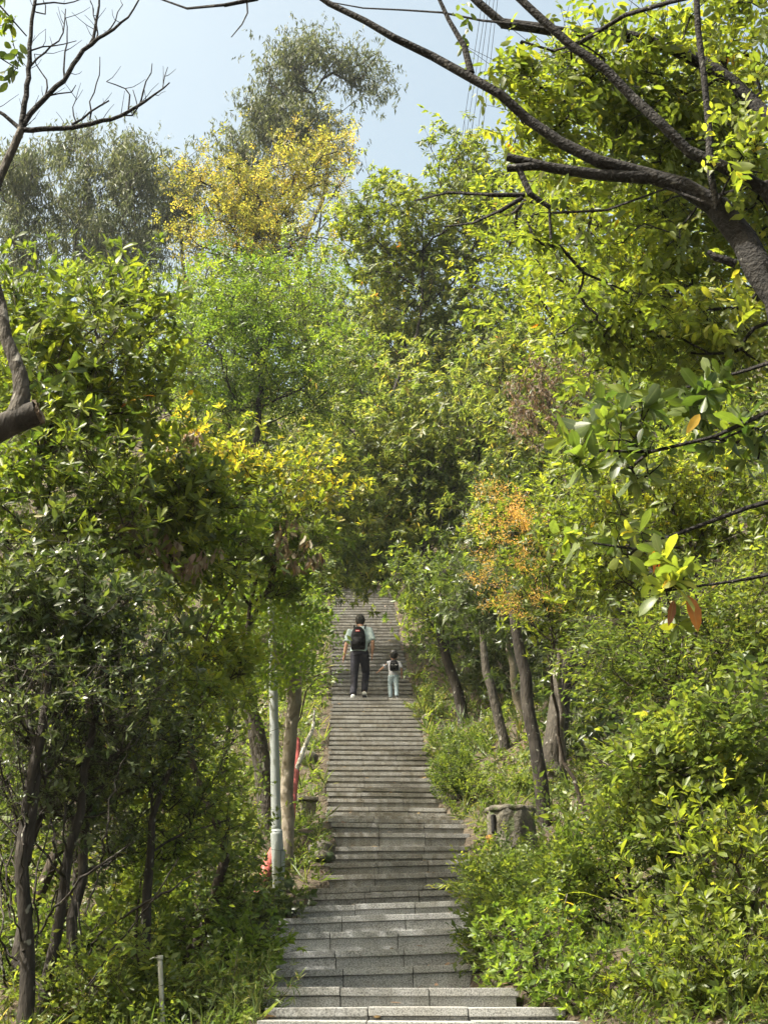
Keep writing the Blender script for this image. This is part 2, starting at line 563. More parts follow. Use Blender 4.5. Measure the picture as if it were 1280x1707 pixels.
# ------------------------------------------------------------------ leaves
def unit_leaf(kind, res, curl=.18, fold=.25, w=.4):
    """leaf of length 1 along +x, blade normal +z; returns verts, tris"""
    prof = {'ell': [(.2, .72), (.48, 1.0), (.77, .68)], 'obov': [(.25, .48), (.58, .95), (.84, .8)],
            'lance': [(.16, .75), (.42, 1.0), (.74, .58)], 'ovate': [(.12, .75), (.34, 1.0), (.68, .62)]}[kind]
    if res == 2:
        prof = [prof[0], ((prof[1][0] + prof[2][0]) / 2, .93)]
    elif res == 1:
        prof = [(prof[1][0], 1.0)]
    elif res == 0:
        x = prof[1][0]
        hw = w / 2
        return np.array([(0, 0, 0), (x, hw, -curl * x * x + fold * hw), (x, -hw, -curl * x * x + fold * hw), (1, 0, -curl)]), np.array([(0, 3, 1), (0, 2, 3)])
    f = lambda x: -curl * x * x
    V = [(0, 0, 0)]
    for x, ww in prof:
        hw = ww * w / 2
        V += [(x, hw, f(x) + fold * hw), (x, 0, f(x)), (x, -hw, f(x) + fold * hw)]
    V.append((1, 0, f(1)))
    T = [(0, 2, 1), (0, 3, 2)]
    for k in range(len(prof) - 1):
        a, b = 1 + 3 * k, 4 + 3 * k
        T += [(a, a + 1, b + 1), (a, b + 1, b), (a + 1, a + 2, b + 2), (a + 1, b + 2, b + 1)]
    a = 1 + 3 * (len(prof) - 1)
    tip = len(V) - 1
    T += [(a, a + 1, tip), (a + 1, a + 2, tip)]
    return np.array(V), np.array(T)


def norm(v):
    return v / np.maximum(np.linalg.norm(v, axis=-1, keepdims=True), 1e-9)


def frames(D, up):
    """columns x = D, z close to up"""
    x = norm(D)
    y = np.cross(up, x)
    bad = np.linalg.norm(y, axis=-1) < .05
    y[bad] = np.cross(np.array([.3, .7, .1]), x[bad])
    y = norm(y)
    z = np.cross(x, y)
    return np.stack([x, y, z], -1)


def spray_tpl(kind, rng):
    """leaf bases, directions, normals, lengths for one spray whose twig runs along +x; unit = leaf length"""
    B, D, U, Ln = [], [], [], []
    if kind in ('rosette', 'mango', 'upright'):
        n = rng.integers(7, 11) if kind != 'mango' else rng.integers(9, 14)
        op0 = {'rosette': .55, 'mango': .9, 'upright': .35}[kind]
        for k in range(n):
            f = k / n
            az = k * 2.4 + rng.uniform(-.3, .3)
            op = op0 + (1 - f) * .75 + rng.uniform(-.2, .2)
            d = np.array([math.cos(op), math.sin(op) * math.cos(az), math.sin(op) * math.sin(az)])
            B.append((-.55 * (1 - f) * rng.uniform(.6, 1.2), 0, 0))
            D.append(d)
            u = np.array([1, 0, 0]) - d * d[0]
            U.append(u + rng.normal(0, .15, 3))
            Ln.append(rng.uniform(.7, 1.1) * (1 - .25 * f))
    elif kind == 'alt':
        n = rng.integers(7, 11)
        for k in range(n):
            f = k / (n - 1)
            s = 1 if k % 2 else -1
            op = 1.05 - .6 * f + rng.uniform(-.2, .2)
            B.append((-2.4 * (1 - f) + rng.uniform(-.1, .1), 0, 0))
            D.append((math.cos(op), s * math.sin(op), rng.uniform(-.35, .1)))
            U.append((rng.normal(0, .25), rng.normal(0, .25), 1))
            Ln.append(rng.uniform(.75, 1.1) * (1 - .2 * f))
    elif kind == 'fine':
        for b in range(4):
            ang = rng.uniform(-.7, .7)
            tw = np.array([math.cos(ang), math.sin(ang), rng.uniform(-.2, .35)])
            o = np.array([-2.5 + b * .7, 0, 0])
            for k in range(6):
                s = 1 if k % 2 else -1
                op = ang + s * rng.uniform(.5, 1.0)
                B.append(o + tw * (.4 + k * .5))
                D.append((math.cos(op), math.sin(op), rng.uniform(-.3, .3)))
                U.append((rng.normal(0, .35), rng.normal(0, .35), 1))
                Ln.append(rng.uniform(.7, 1.15))
    elif kind == 'pinnate':
        for b in range(3):
            az = b * 2.1 + rng.uniform(-.4, .4)
            rach = norm(np.array([.75, math.cos(az) * .8, math.sin(az) * .5]))
            side = norm(np.cross(rach, (0, .2, 1.0)))
            for k in range(8):
                s = 1 if k % 2 else -1
                B.append(rach * (.5 + .42 * k))
                D.append(side * s + rach * .55 + rng.normal(0, .1, 3))
                U.append(np.cross(rach, side) + rng.normal(0, .2, 3))
                Ln.append(rng.uniform(.8, 1.1))
    elif kind == 'euc':
        n = rng.integers(9, 13)
        for k in range(n):
            f = k / n
            B.append((-2.2 * (1 - f), rng.normal(0, .25), rng.normal(0, .25)))
            D.append((rng.uniform(-.1, .7), rng.normal(0, .45), -1 + rng.uniform(-.2, .5)))
            U.append(rng.normal(0, 1, 3))
            Ln.append(rng.uniform(.7, 1.2))
    elif kind == 'hang':                       # dead leaves hanging in a bunch
        for k in range(7):
            B.append((rng.normal(0, .25), rng.normal(0, .3), rng.normal(0, .2)))
            D.append((rng.normal(0, .35), rng.normal(0, .35), -1))
            U.append(rng.normal(0, 1, 3))
            Ln.append(rng.uniform(.7, 1.1))
    elif kind == 'panicle':
        for b in range(9):
            az = b * 2.4
            tw = norm(np.array([.8, math.cos(az) * .7, math.sin(az) * .7]))
            o = np.array([-5 + b * .9, 0, 0])
            for k in range(7):
                B.append(o + tw * (.6 + k * .7) + rng.normal(0, .12, 3))
                D.append(tw + rng.normal(0, .8, 3))
                U.append(rng.normal(0, 1, 3))
                Ln.append(rng.uniform(.5, 1.1))
    elif kind == 'grass':
        for k in range(9):
            az = rng.uniform(0, 6.28)
            op = rng.uniform(.1, .8)
            B.append((0, rng.normal(0, .05), rng.normal(0, .05)))
            D.append((math.cos(op), math.sin(op) * math.cos(az), math.sin(op) * math.sin(az)))
            U.append((1, 0, 0))
            Ln.append(rng.uniform(.5, 1.15))
    elif kind == 'herb':                       # low broad-leaved herb
        for k in range(7):
            az = k * 2.4 + rng.uniform(-.3, .3)
            op = rng.uniform(.6, 1.4)
            B.append((rng.uniform(-1.2, .1), 0, 0))
            D.append((math.cos(op), math.sin(op) * math.cos(az), math.sin(op) * math.sin(az)))
            U.append((1, 0, 0))
            Ln.append(rng.uniform(.6, 1.1))
    B, D, U, Ln = np.array(B, float), norm(np.array(D, float)), np.array(U, float), np.array(Ln, float)
    return B, D, U, Ln


TPL = {}
_tr = np.random.default_rng(77)
for _k in ('rosette', 'mango', 'upright', 'alt', 'fine', 'pinnate', 'euc', 'hang', 'panicle', 'grass', 'herb'):
    TPL[_k] = [spray_tpl(_k, _tr) for _ in range(6)]


def leaves_from_sprays(kind, S, A, up, size, rng, tint_fn=None, clump=None):
    """S spray tips (n,3), A axes, size (n,) leaf length in m -> per-leaf arrays"""
    n = len(S)
    size = np.broadcast_to(np.asarray(size, float), (n,))
    if clump is None:
        clump = np.clip(.5 + .33 * vnoise(S, 1.6, 4.0) + rng.normal(0, .16, n), 0, 1)
    A = norm(A)
    roll = rng.uniform(0, 2 * math.pi, n) if kind in ('rosette', 'mango', 'upright', 'panicle', 'grass', 'herb', 'pinnate') else rng.normal(0, .45, n)
    Fm = frames(A, up)
    c, s = np.cos(roll), np.sin(roll)
    Y = Fm[:, :, 1] * c[:, None] + Fm[:, :, 2] * s[:, None]
    Z = -Fm[:, :, 1] * s[:, None] + Fm[:, :, 2] * c[:, None]
    Fm = np.stack([Fm[:, :, 0], Y, Z], -1)
    var = rng.integers(0, 6, n)
    Bs, Ds, Us, Ls, Cs = [], [], [], [], []
    for v in range(6):
        m = var == v
        if not m.any(): continue
        B, D, U, Ln = TPL[kind][v]
        f = Fm[m]
        sz = size[m]
        if kind in ('euc', 'hang'):
            B2 = np.einsum('nij,kj->nki', f, B) * sz[:, None, None]
            D2 = np.broadcast_to(D, (m.sum(),) + D.shape) + 0
            ca, sa = np.cos(roll[m] * 7), np.sin(roll[m] * 7)
            x = D2[..., 0] * ca[:, None] - D2[..., 1] * sa[:, None]
            y = D2[..., 0] * sa[:, None] + D2[..., 1] * ca[:, None]
            D2 = np.stack([x, y, D2[..., 2]], -1)
            U2 = rng.normal(0, 1, D2.shape)
        else:
            B2 = np.einsum('nij,kj->nki', f, B) * sz[:, None, None]
            D2 = np.einsum('nij,kj->nki', f, D)
            U2 = np.einsum('nij,kj->nki', f, U)
            D2 = D2 + np.array([0, 0, {'mango': -.55, 'alt': -.22, 'rosette': -.05, 'fine': -.08}.get(kind, 0)])
        D2 = D2 + rng.normal(0, .27 if kind in ('rosette', 'alt', 'upright') else .16, D2.shape)
        Bs.append((B2 + S[m][:, None, :]).reshape(-1, 3))
        Ds.append(D2.reshape(-1, 3))
        Us.append((U2 + rng.normal(0, .15, U2.shape)).reshape(-1, 3))
        Ls.append((sz[:, None] * Ln[None, :] * np.clip(rng.normal(.97, .2, (m.sum(), len(Ln))), .45, 1.35)).ravel())
        Cs.append(np.repeat(clump[m], len(Ln)))
    B, D, U, Ln, C = np.concatenate(Bs), np.concatenate(Ds), np.concatenate(Us), np.concatenate(Ls), np.concatenate(Cs)
    Fr = frames(D, U)
    tint = np.clip(rng.uniform(0, 1, len(B)) * .75 + C * .25, 0, 1) if tint_fn is None else tint_fn(len(B), C, rng)
    return dict(B=B, F=Fr, L=Ln, tint=tint, clump=C)


def cat_leaves(ls):
    return {k: np.concatenate([l[k] for l in ls]) for k in ls[0]}


def leaves_mesh(name, lv, shape, res, w, curl=.18, fold=.25, sel=None):
    V, T = unit_leaf(shape, res, curl, fold, w)
    V2, _ = unit_leaf(shape, res, -curl * .3, fold * 1.6, w * .9)
    B, Fr, Ln = lv['B'], lv['F'], lv['L']
    if sel is not None:
        B, Fr, Ln, ti, cl = B[sel], Fr[sel], Ln[sel], lv['tint'][sel], lv['clump'][sel]
    else:
        ti, cl = lv['tint'], lv['clump']
    n = len(B)
    V3_, _ = unit_leaf(shape, res, curl * 2.6, fold * .5, w * 1.08)
    pick = np.arange(n) * 7919 % 10
    VV = np.where((pick < 4)[:, None, None], V2[None], np.where((pick > 7)[:, None, None], V3_[None], V[None]))
    W = np.einsum('nij,nkj->nki', Fr, VV) * Ln[:, None, None] + B[:, None, :]
    nv = len(V)
    TT = (T[None] + (np.arange(n) * nv)[:, None, None]).reshape(-1, 3)
    at = {'tint': np.repeat(ti, nv), 'clump': np.repeat(cl, nv)}
    if res >= 2: at['rib'] = np.tile((np.abs(V[:, 1]) < 1e-6).astype(float), n)
    return tri_mesh(name, W.reshape(-1, 3), TT, at)


UNIT = {}


def unit_leaf_mesh(shape, w, curl, fold, mat, tq, cq):
    key = (shape, w, curl, fold, mat, tq, cq)
    if key not in UNIT:
        V, T = unit_leaf(shape, 3, curl, fold, w)
        me = tri_mesh('leaf', V, T, {'tint': np.full(len(V), tq), 'clump': np.full(len(V), cq), 'rib': (np.abs(V[:, 1]) < 1e-6).astype(float)})
        me.materials.append(MATS[mat])
        UNIT[key] = me
    return UNIT[key]


def hang_leaves(parent, lv, shape, res, w, mat, singles=0, min_px=9.0, curl=.18, fold=.25, name='crown'):
    """crown part: the leaves that show largest as single leaf objects, the rest as one mass"""
    n = len(lv['B'])
    sel = np.zeros(n, bool)
    if singles:
        px, py, dep = proj(lv['B'] + lv['F'][:, :, 0] * lv['L'][:, None] * .5)
        size = lv['L'] * F / dep
        ok = (px > 5) & (px < 1275) & (py > 5) & (py < 1702) & (size > min_px)
        score = np.where(ok, size, -1)
        order = np.argsort(-score)[:singles]
        sel[order[score[order] > 0]] = True
    me = leaves_mesh(name, lv, shape, res, w, curl, fold, ~sel)
    cr = link(name, me, parent, MATS[mat])
    cr['kind'] = 'stuff'
    loc = np.array(parent.location)
    cr.matrix_parent_inverse = Matrix.Translation(-Vector(loc))
    for i in np.nonzero(sel)[0]:
        tq = round(float(lv['tint'][i]) * 24) / 24
        cq = round(float(lv['clump'][i]) * 4) / 4
        cv = (curl, -curl * .3, curl * 2.4, curl * 1.4)[i % 4]
        o = bpy.data.objects.new('leaf', unit_leaf_mesh(shape, w, cv, fold, mat, tq, cq))
        COL.objects.link(o)
        o.parent = cr
        o.matrix_parent_inverse = Matrix.Translation(-Vector(loc)) @ Matrix.Identity(4)
        M = Matrix.Identity(4)
        for r_ in range(3):
            for c_ in range(3):
                M[r_][c_] = float(lv['F'][i, r_, c_] * lv['L'][i])
            M[r_][3] = float(lv['B'][i, r_])
        o.matrix_parent_inverse = Matrix.Identity(4)
        o.matrix_basis = M
    return cr


# ------------------------------------------------------------------ branches
def frusta(A, B, ra, rb, ns, TA=None, TB=None):
    """batch of open tapered tubes from A to B"""
    D = norm(B - A)
    TA = D if TA is None else TA
    TB = D if TB is None else TB
    ref = np.array([.31, .9, .17])

    def ring(C, T, r):
        T = norm(T)
        u = norm(ref - T * (T @ ref)[:, None])
        v = np.cross(T, u)
        th = np.arange(ns) * 2 * math.pi / ns
        return C[:, None] + r[:, None, None] * (u[:, None] * np.cos(th)[None, :, None] + v[:, None] * np.sin(th)[None, :, None])
    V = np.concatenate([ring(A, TA, ra), ring(B, TB, rb)], 1)
    k = np.arange(ns)
    k2 = (k + 1) % ns
    q = np.stack([k, k2, k2 + ns, k + ns], -1)
    T = (q[None] + (np.arange(len(A)) * 2 * ns)[:, None, None]).reshape(-1, 4)
    return V.reshape(-1, 3), T


class Skel:
    def __init__(s):
        s.p, s.par, s.path, s.rad = [], [], [], []

    def add(s, p, par, rad=0.0):
        s.p.append(np.asarray(p, float))
        s.par.append(par)
        s.path.append(0 if par < 0 else s.path[par] + np.linalg.norm(s.p[par] - s.p[-1]))
        s.rad.append(rad)
        return len(s.p) - 1

    def line(s, pts, radii, par=-1, seg=.25, wob=.02, rng=R):
        """explicit stem through pts with fixed radii, smoothed"""
        pts = np.array(pts, float)
        t = np.concatenate([[0], np.cumsum(np.linalg.norm(np.diff(pts, axis=0), axis=1))])
        n = max(3, int(t[-1] / seg))
        tt = np.linspace(0, t[-1], n + 1)
        # smooth by sampling a Catmull-Rom style cubic through the points
        m = np.gradient(pts, t, axis=0) if len(pts) > 2 else np.repeat([(pts[1] - pts[0]) / t[-1]], 2, 0)
        k = np.clip(np.searchsorted(t, tt, 'right') - 1, 0, len(t) - 2)
        h = (t[k + 1] - t[k])[:, None]
        u = ((tt - t[k]) / (t[k + 1] - t[k]))[:, None]
        Q = ((2 * u**3 - 3 * u**2 + 1) * pts[k] + (u**3 - 2 * u**2 + u) * h * m[k] + (-2 * u**3 + 3 * u**2) * pts[k + 1] + (u**3 - u**2) * h * m[k + 1])
        rr = np.interp(tt, t, radii) if len(radii) == len(pts) else np.interp(tt / t[-1], np.linspace(0, 1, len(radii)), radii)
        Q[1:-1] += rng.normal(0, wob, Q[1:-1].shape)
        ids = []
        last = par
        for q, r in zip(Q, rr):
            last = s.add(q, last, r)
            ids.append(last)
        return ids

    def reach(s, tips, rng, arch=.15, k_path=.3, seg=.3, wob=.04, keep_from=0, lock=None):
        """connect each tip to the skeleton; returns node ids of the tips"""
        P0 = np.array(s.p)
        dist = np.array([np.min(np.linalg.norm(P0[keep_from:] - t, axis=1)) for t in tips])
        ids = np.full(len(tips), -1)
        for i in np.argsort(dist):
            t = tips[i]
            Pn = np.array(s.p)
            c = np.linalg.norm(Pn - t, axis=1) + k_path * np.array(s.path) + np.maximum(Pn[:, 2] - t[2] + .1, 0) * .6
            c[:keep_from] += 50
            if lock: c[lock[0]:lock[1]] += 50
            j = int(np.argmin(c))
            a = s.p[j]
            Ls = np.linalg.norm(t - a)
            pj = s.par[j]
            tan = norm(a - s.p[pj]) if pj >= 0 else np.array([0, 0, 1.])
            c1 = a + tan * Ls * .3 + rng.normal(0, .06, 3) * Ls
            c2 = t + np.array([0, 0, -arch * Ls]) + (a - t) * .3 + rng.normal(0, .06, 3) * Ls
            n = max(2, int(Ls / seg))
            last = j
            for q in range(1, n + 1):
                u = q / n
                b = (1 - u)**3 * a + 3 * (1 - u)**2 * u * c1 + 3 * (1 - u) * u * u * c2 + u**3 * t
                if q < n: b = b + rng.normal(0, wob, 3) * min(1, Ls)
                last = s.add(b, last)
            ids[i] = last
        return ids

    def finish(s, r_tip, pw=.48, rmax=1.0):
        p, par = np.array(s.p), np.array(s.par)
        cnt = np.ones(len(p))
        for i in range(len(p) - 1, -1, -1):
            if par[i] >= 0: cnt[par[i]] += cnt[i] * (.9 if True else 1)
        r = np.minimum(r_tip * (cnt * .35)**pw, rmax)
        fixed = np.array(s.rad)
        return p, par, np.where(fixed > 0, fixed, np.maximum(r, r_tip * .6))


def branch_mesh(name, skel, r_tip, sides=(3, 6, 10), cut=(.012, .035), pw=.48, rmax=1.0, extra=None):
    p, par, r = skel.finish(r_tip, pw, rmax)
    e = np.nonzero(par >= 0)[0]
    A, B = p[par[e]], p[e]
    rb = r[e]
    ra = np.minimum(r[par[e]], rb * 1.25 + .002)
    fixed = np.array(skel.rad) > 0
    ra = np.where(fixed[e] & fixed[par[e]], np.minimum(r[par[e]], rb * 1.6), ra)
    tan = np.zeros_like(p)
    tan[e] = norm(B - A)
    tan[par[e]] = np.where(np.linalg.norm(tan[par[e]], axis=1, keepdims=True) > 0, tan[par[e]], tan[e])
    TB = tan[e]
    TA = np.where((np.sum(tan[par[e]] * TB, axis=1) > .55)[:, None], tan[par[e]], TB)
    B = B + norm(B - A) * np.minimum(rb * .25, .01)[:, None]
    Vs, Ts, off = [], [], 0
    lim = (-1,) + tuple(cut) + (1e9,)
    for k in range(3):
        m = (rb > lim[k]) & (rb <= lim[k + 1])
        if not m.any(): continue
        V, T = frusta(A[m], B[m], ra[m], rb[m], sides[k], TA[m], TB[m])
        Vs.append(V)
        Ts.append(T + off)
        off += len(V)
    if extra is not None:
        V, T = frusta(extra[0], extra[1], extra[2], extra[2] * .6, 3)
        Vs.append(V)
        Ts.append(T + off)
    return tri_mesh(name, np.concatenate(Vs), np.concatenate(Ts))


DENS = 1.35


def lobe(px, py, rx, ry, d, rd):
    c = P(px, py, d)
    s = math.hypot(d, c[2] - EYE) / F
    return c, np.array([rx * s, rd, ry * s])


def sample_lobes(lobes, n, rng, inner=.35, gap=-.35, gs=1.3, seed=0.0, top=0.0):
    wts = np.array([(r[0] * r[2] + .5 * r[1] * (r[0] + r[2])) for c, r in lobes])
    wts = wts / wts.sum()
    out, outd = [], []
    while len(out) < n:
        k = rng.choice(len(lobes), p=wts)
        c, r = lobes[k]
        v = norm(rng.normal(0, 1, 3))
        if top and v[2] < -.2 and rng.random() < top: v[2] *= -1
        rr = inner + (1 - inner) * rng.random()**.6
        rr *= 1 + .22 * float(vnoise(v + k * 3.1, 2.3, seed + k))
        p = c + v * r * rr
        if vnoise(p, gs, seed) < gap: continue
        out.append(p)
        outd.append(norm(v / np.maximum(r, .05)))
    return np.array(out), np.array(outd)


def plant(name, label, cat, lobes, base, spec, tips, per_tip, seed, stems=None, bark='bark_brown', r_tip=.004, trunk_r=.06,
          group=None, singles=0, gap=-.35, gs=1.3, arch=.15, twig=True, updir=.5, outdir=.6, spread=None, trunk_name='trunk', inner=.35,
          extra_parts=None, k_path=.3, rmax=1.0, min_px=9.0, top=0.0, seg=.3, dens=1.0, attach_n=0):
    """a tree or shrub: trunk with limbs (one mesh) and a crown of leaves"""
    rng = np.random.default_rng(seed)
    bx, by = base[0], base[1]
    bz = base[2] if len(base) > 2 else gz(bx, by) - .05
    root = empty(name, (bx, by, bz))
    tag(root, label, cat, group)
    sk = Skel()
    ctr = np.mean([c for c, r in lobes], axis=0)
    if stems is None:
        b = np.array([bx, by, bz])
        t = ctr + np.array([0, 0, .15 * lobes[0][1][2]])
        mid1 = b + (t - b) * .35 + rng.normal(0, .05, 3) * np.linalg.norm(t - b)
        mid2 = b + (t - b) * .7 + rng.normal(0, .05, 3) * np.linalg.norm(t - b)
        sk.line([b, mid1, mid2, t], [trunk_r, trunk_r * .75, trunk_r * .5, trunk_r * .25], rng=rng)
    else:
        for q_, (pts, radii) in enumerate(stems):
            sk.line(pts, radii, rng=rng, wob=.012)
            if attach_n and q_ == attach_n - 1: lock0 = len(sk.p)
    nst = len(sk.p)
    lock = (lock0, nst) if attach_n else None
    tips = int(tips * DENS * dens)
    T, O = sample_lobes(lobes, tips, rng, inner, gap, gs, seed * .37, top)
    # only use the upper part of the stems as attachment points
    ids = sk.reach(T, rng, arch=arch, k_path=k_path, seg=seg, lock=lock)
    kind, size, shape, res, wid, mat = spec[:6]
    sp = spread if spread is not None else size * 2.2
    n = len(T) * per_tip
    j = np.repeat(np.arange(len(T)), per_tip)
    pp = np.array(sk.p)
    tan = norm(pp[ids] - pp[np.array(sk.par)[ids]])
    first = (np.arange(n) % per_tip) == 0
    S = T[j] + rng.normal(0, 1, (n, 3)) * sp * np.where(first, .15, 1.0)[:, None]
    A = tan[j] * .6 + O[j] * outdir + np.array([0, 0, updir]) + rng.normal(0, .45, (n, 3))
    lv = leaves_from_sprays(kind, S, A, np.tile([0, 0, 1.0], (n, 1)), size * rng.uniform(.8, 1.2, n), rng)
    ex = None
    if twig:
        E0 = T[j] - tan[j] * sp * .6
        ex = (E0, S - norm(A) * size * .2, np.full(n, r_tip * .7))
    tm = branch_mesh(trunk_name, sk, r_tip, extra=ex, rmax=rmax)
    to = link(trunk_name, tm, root, MATS[bark])
    to.matrix_parent_inverse = Matrix.Translation(-Vector((bx, by, bz)))
    hang_leaves(root, lv, shape, res, wid, mat, singles=singles, min_px=min_px)
    for (nm, knd, sz, shp, rs, wd, mt, frac_lobes, cnt) in (extra_parts or []):
        T2, O2 = sample_lobes(frac_lobes, cnt, rng, .3, -1, 1, 0)
        A2 = O2 * .6 + np.array([0, 0, .6]) + rng.normal(0, .4, T2.shape)
        l2 = leaves_from_sprays(knd, T2, A2, np.tile([0, 0, 1.0], (cnt, 1)), sz * rng.uniform(.8, 1.2, cnt), rng)
        hang_leaves(root, l2, shp, rs, wd, mt, name=nm)
    return root

# ------------------------------------------------------------------ plant kinds (spray, leaf length, outline, resolution, width ratio, material)
def bx(px, d):
    return (px - 640) / F * d * 1.03, d


def stem(pts, radii_px, d):
    """stem traced through photo points; points may carry their own distance"""
    q = [P(p[0], p[1], p[2] if len(p) > 2 else d) for p in pts]
    return q, [r * d / F for r in radii_px]


def rooted(pts, radii_px, d):
    """as stem, but the first point is dropped to the ground"""
    q, r = stem(pts, radii_px, d)
    g0 = q[0].copy()
    g0[2] = gz(g0[0], g0[1]) - .08
    if g0[2] < q[0][2] - .05:
        q = [g0] + q
        r = [r[0] * 1.15] + r
    return q, r


EUC = 'tall hazy eucalyptus trees on the ridge'
# far ridge: eucalyptus trees
def euc(label, lobes, bpx, d, tips, seed, per=7, size=.30, tr=.2):
    x, y = bx(bpx, d)
    return plant('eucalyptus_tree', label, 'tree', [lobe(*l) for l in lobes], (x, y), ('euc', size, 'lance', 0, .24, 'leaf_euc'), tips, per, seed,
                 bark='bark_grey', r_tip=.02, trunk_r=tr, group=EUC, twig=False, gap=.0, gs=.6, updir=.3, spread=.55, inner=.2, seg=.8, rmax=.16)


euc('tallest eucalyptus, standing alone against the sky', [(500, 110, 85, 55, 62, 3), (440, 190, 60, 50, 62, 2.5), (590, 120, 70, 50, 62, 2.5), (500, 210, 90, 60, 62, 3), (585, 190, 50, 40, 62, 2)], 520, 62, 190, 101)
euc('grey-green eucalyptus at the photo\'s left edge', [(40, 290, 70, 80, 58, 3), (30, 400, 80, 70, 58, 3)], 40, 58, 110, 102)
euc('eucalyptus behind the bare twigs, second along the ridge', [(140, 290, 70, 80, 61, 3), (130, 400, 80, 70, 61, 3)], 135, 61, 120, 103)
euc('eucalyptus with round crown left of the yellow-flowering tree', [(225, 300, 65, 80, 60, 3), (220, 400, 80, 70, 60, 3)], 225, 60, 120, 104)
euc('slim eucalyptus partly hidden by the yellow-flowering tree', [(300, 310, 45, 60, 64, 3), (300, 410, 60, 60, 64, 3)], 300, 64, 80, 105)
euc('short eucalyptus below the tallest one, behind yellow blossoms', [(400, 270, 60, 55, 66, 3), (430, 330, 80, 60, 66, 3)], 410, 66, 90, 106)

# yellow-flowering tree on the slope
x, y = bx(450, 42)
plant('yellow_flowering_tree', 'airy tree full of yellow and orange blossom below the tallest eucalyptus', 'tree',
      [lobe(*l) for l in [(360, 330, 75, 75, 42, 2), (450, 330, 90, 85, 42, 2.2), (530, 280, 60, 75, 42, 2), (480, 400, 110, 70, 42, 2.2), (345, 400, 60, 55, 42, 1.5)]],
      (x, y), ('pinnate', .12, 'ell', 0, .5, 'leaf_blossom'), 170, 4, 111, bark='bark_dark', r_tip=.017, trunk_r=.16, twig=True, gap=-.25, gs=.8,
      arch=-.1, updir=1.0, spread=.45, inner=.15, seg=.7)

# bright green airy tree
x, y = bx(430, 27)
plant('airy_green_tree', 'airy tree with fresh green feathery leaves and dark tangled branches', 'tree',
      [lobe(*l) for l in [(400, 520, 120, 85, 27, 1.6), (500, 600, 110, 90, 27, 1.6), (340, 620, 90, 90, 27, 1.5), (430, 690, 120, 60, 27, 1.5), (470, 480, 80, 50, 28, 1.3)]],
      (x, y), ('pinnate', .085, 'ell', 0, .5, 'leaf_fresh'), 240, 4, 112, bark='bark_dark', r_tip=.008, trunk_r=.12, gap=-.3, gs=1.1, updir=.3, spread=.3, inner=.15, seg=.45)

# mango-like trees in the middle, over the top of the stairs
def mango(label, lobes, bpx, d, tips, seed, per=4, size=.18, mat='leaf_mango', tr=.12, stems=None):
    x, y = bx(bpx, d)
    return plant('drooping_leaf_tree', label, 'tree', [lobe(*l) for l in lobes], (x, y), ('mango', size * 1.15, 'lance', 0, .36, mat), tips, per, seed, stems=stems,
                 bark='bark_dark', r_tip=.008, trunk_r=tr, group='dense trees with drooping leaves', gap=-.4, gs=1.0, updir=.5, outdir=.5, spread=.32, inner=.3, seg=.45)


mango('large dark tree with drooping leaves above the top of the steps', [(700, 700, 130, 110, 31, 1.8), (640, 800, 90, 110, 31, 1.6), (760, 800, 110, 110, 31, 1.6), (680, 910, 130, 80, 31, 1.6), (820, 720, 80, 90, 30, 1.4), (610, 940, 50, 45, 31, 1)], 740, 31, 340, 121)
mango('tall tree with orange-tipped young leaves behind the drooping tree', [(680, 500, 130, 90, 36, 2), (780, 560, 120, 110, 35, 2), (620, 580, 100, 90, 35, 1.8), (730, 640, 130, 90, 34, 1.8), (560, 650, 70, 80, 34, 1.5)], 760, 35, 460, 122)
mango('dark tree crowding the left edge of the upper steps', [(560, 900, 60, 80, 29, 1.2), (530, 810, 90, 90, 30, 1.3), (500, 960, 60, 70, 28, 1.2), (560, 730, 80, 70, 31, 1.3)], 475, 29, 150, 123)
mango('pale-leaved tree climbing the slope behind the orange shrub', [(850, 620, 100, 110, 27, 1.5), (880, 760, 90, 90, 26, 1.5), (840, 860, 70, 60, 26, 1.2)], 900, 27, 260, 124, size=.15)
mango('yellowish tree top beside the sky under the long black limb', [(640, 340, 80, 60, 34, 1.5), (760, 280, 70, 55, 34, 1.5), (740, 380, 110, 80, 34, 1.8), (590, 400, 60, 50, 34, 1.2), (840, 340, 90, 90, 34, 1.6), (690, 450, 110, 60, 34, 1.5), (660, 270, 50, 35, 34, 1)], 740, 34.5, 320, 125, size=.17, mat='leaf_bright', tr=.08)

# leaning tree beside the walkers
st = rooted([(775, 1225), (765, 1160), (745, 1100), (728, 1050), (715, 1000)], [10, 9, 8, 7, 4], 25)
plant('leaning_tree', 'dark tree leaning over the steps beside the child', 'tree',
      [lobe(*l) for l in [(720, 1020, 70, 45, 25, .9), (760, 990, 90, 60, 25, 1.1), (722, 1062, 28, 20, 25, .4), (690, 960, 60, 40, 25.5, .8), (800, 1040, 70, 40, 25, .9)]],
      st[0][0][:2], ('rosette', .13, 'obov', 1, .38, 'leaf_broad'), 130, 4, 131, stems=[st], bark='bark_dark', r_tip=.006, gap=-.5, gs=1.4, updir=.2, spread=.25, singles=60, min_px=10)

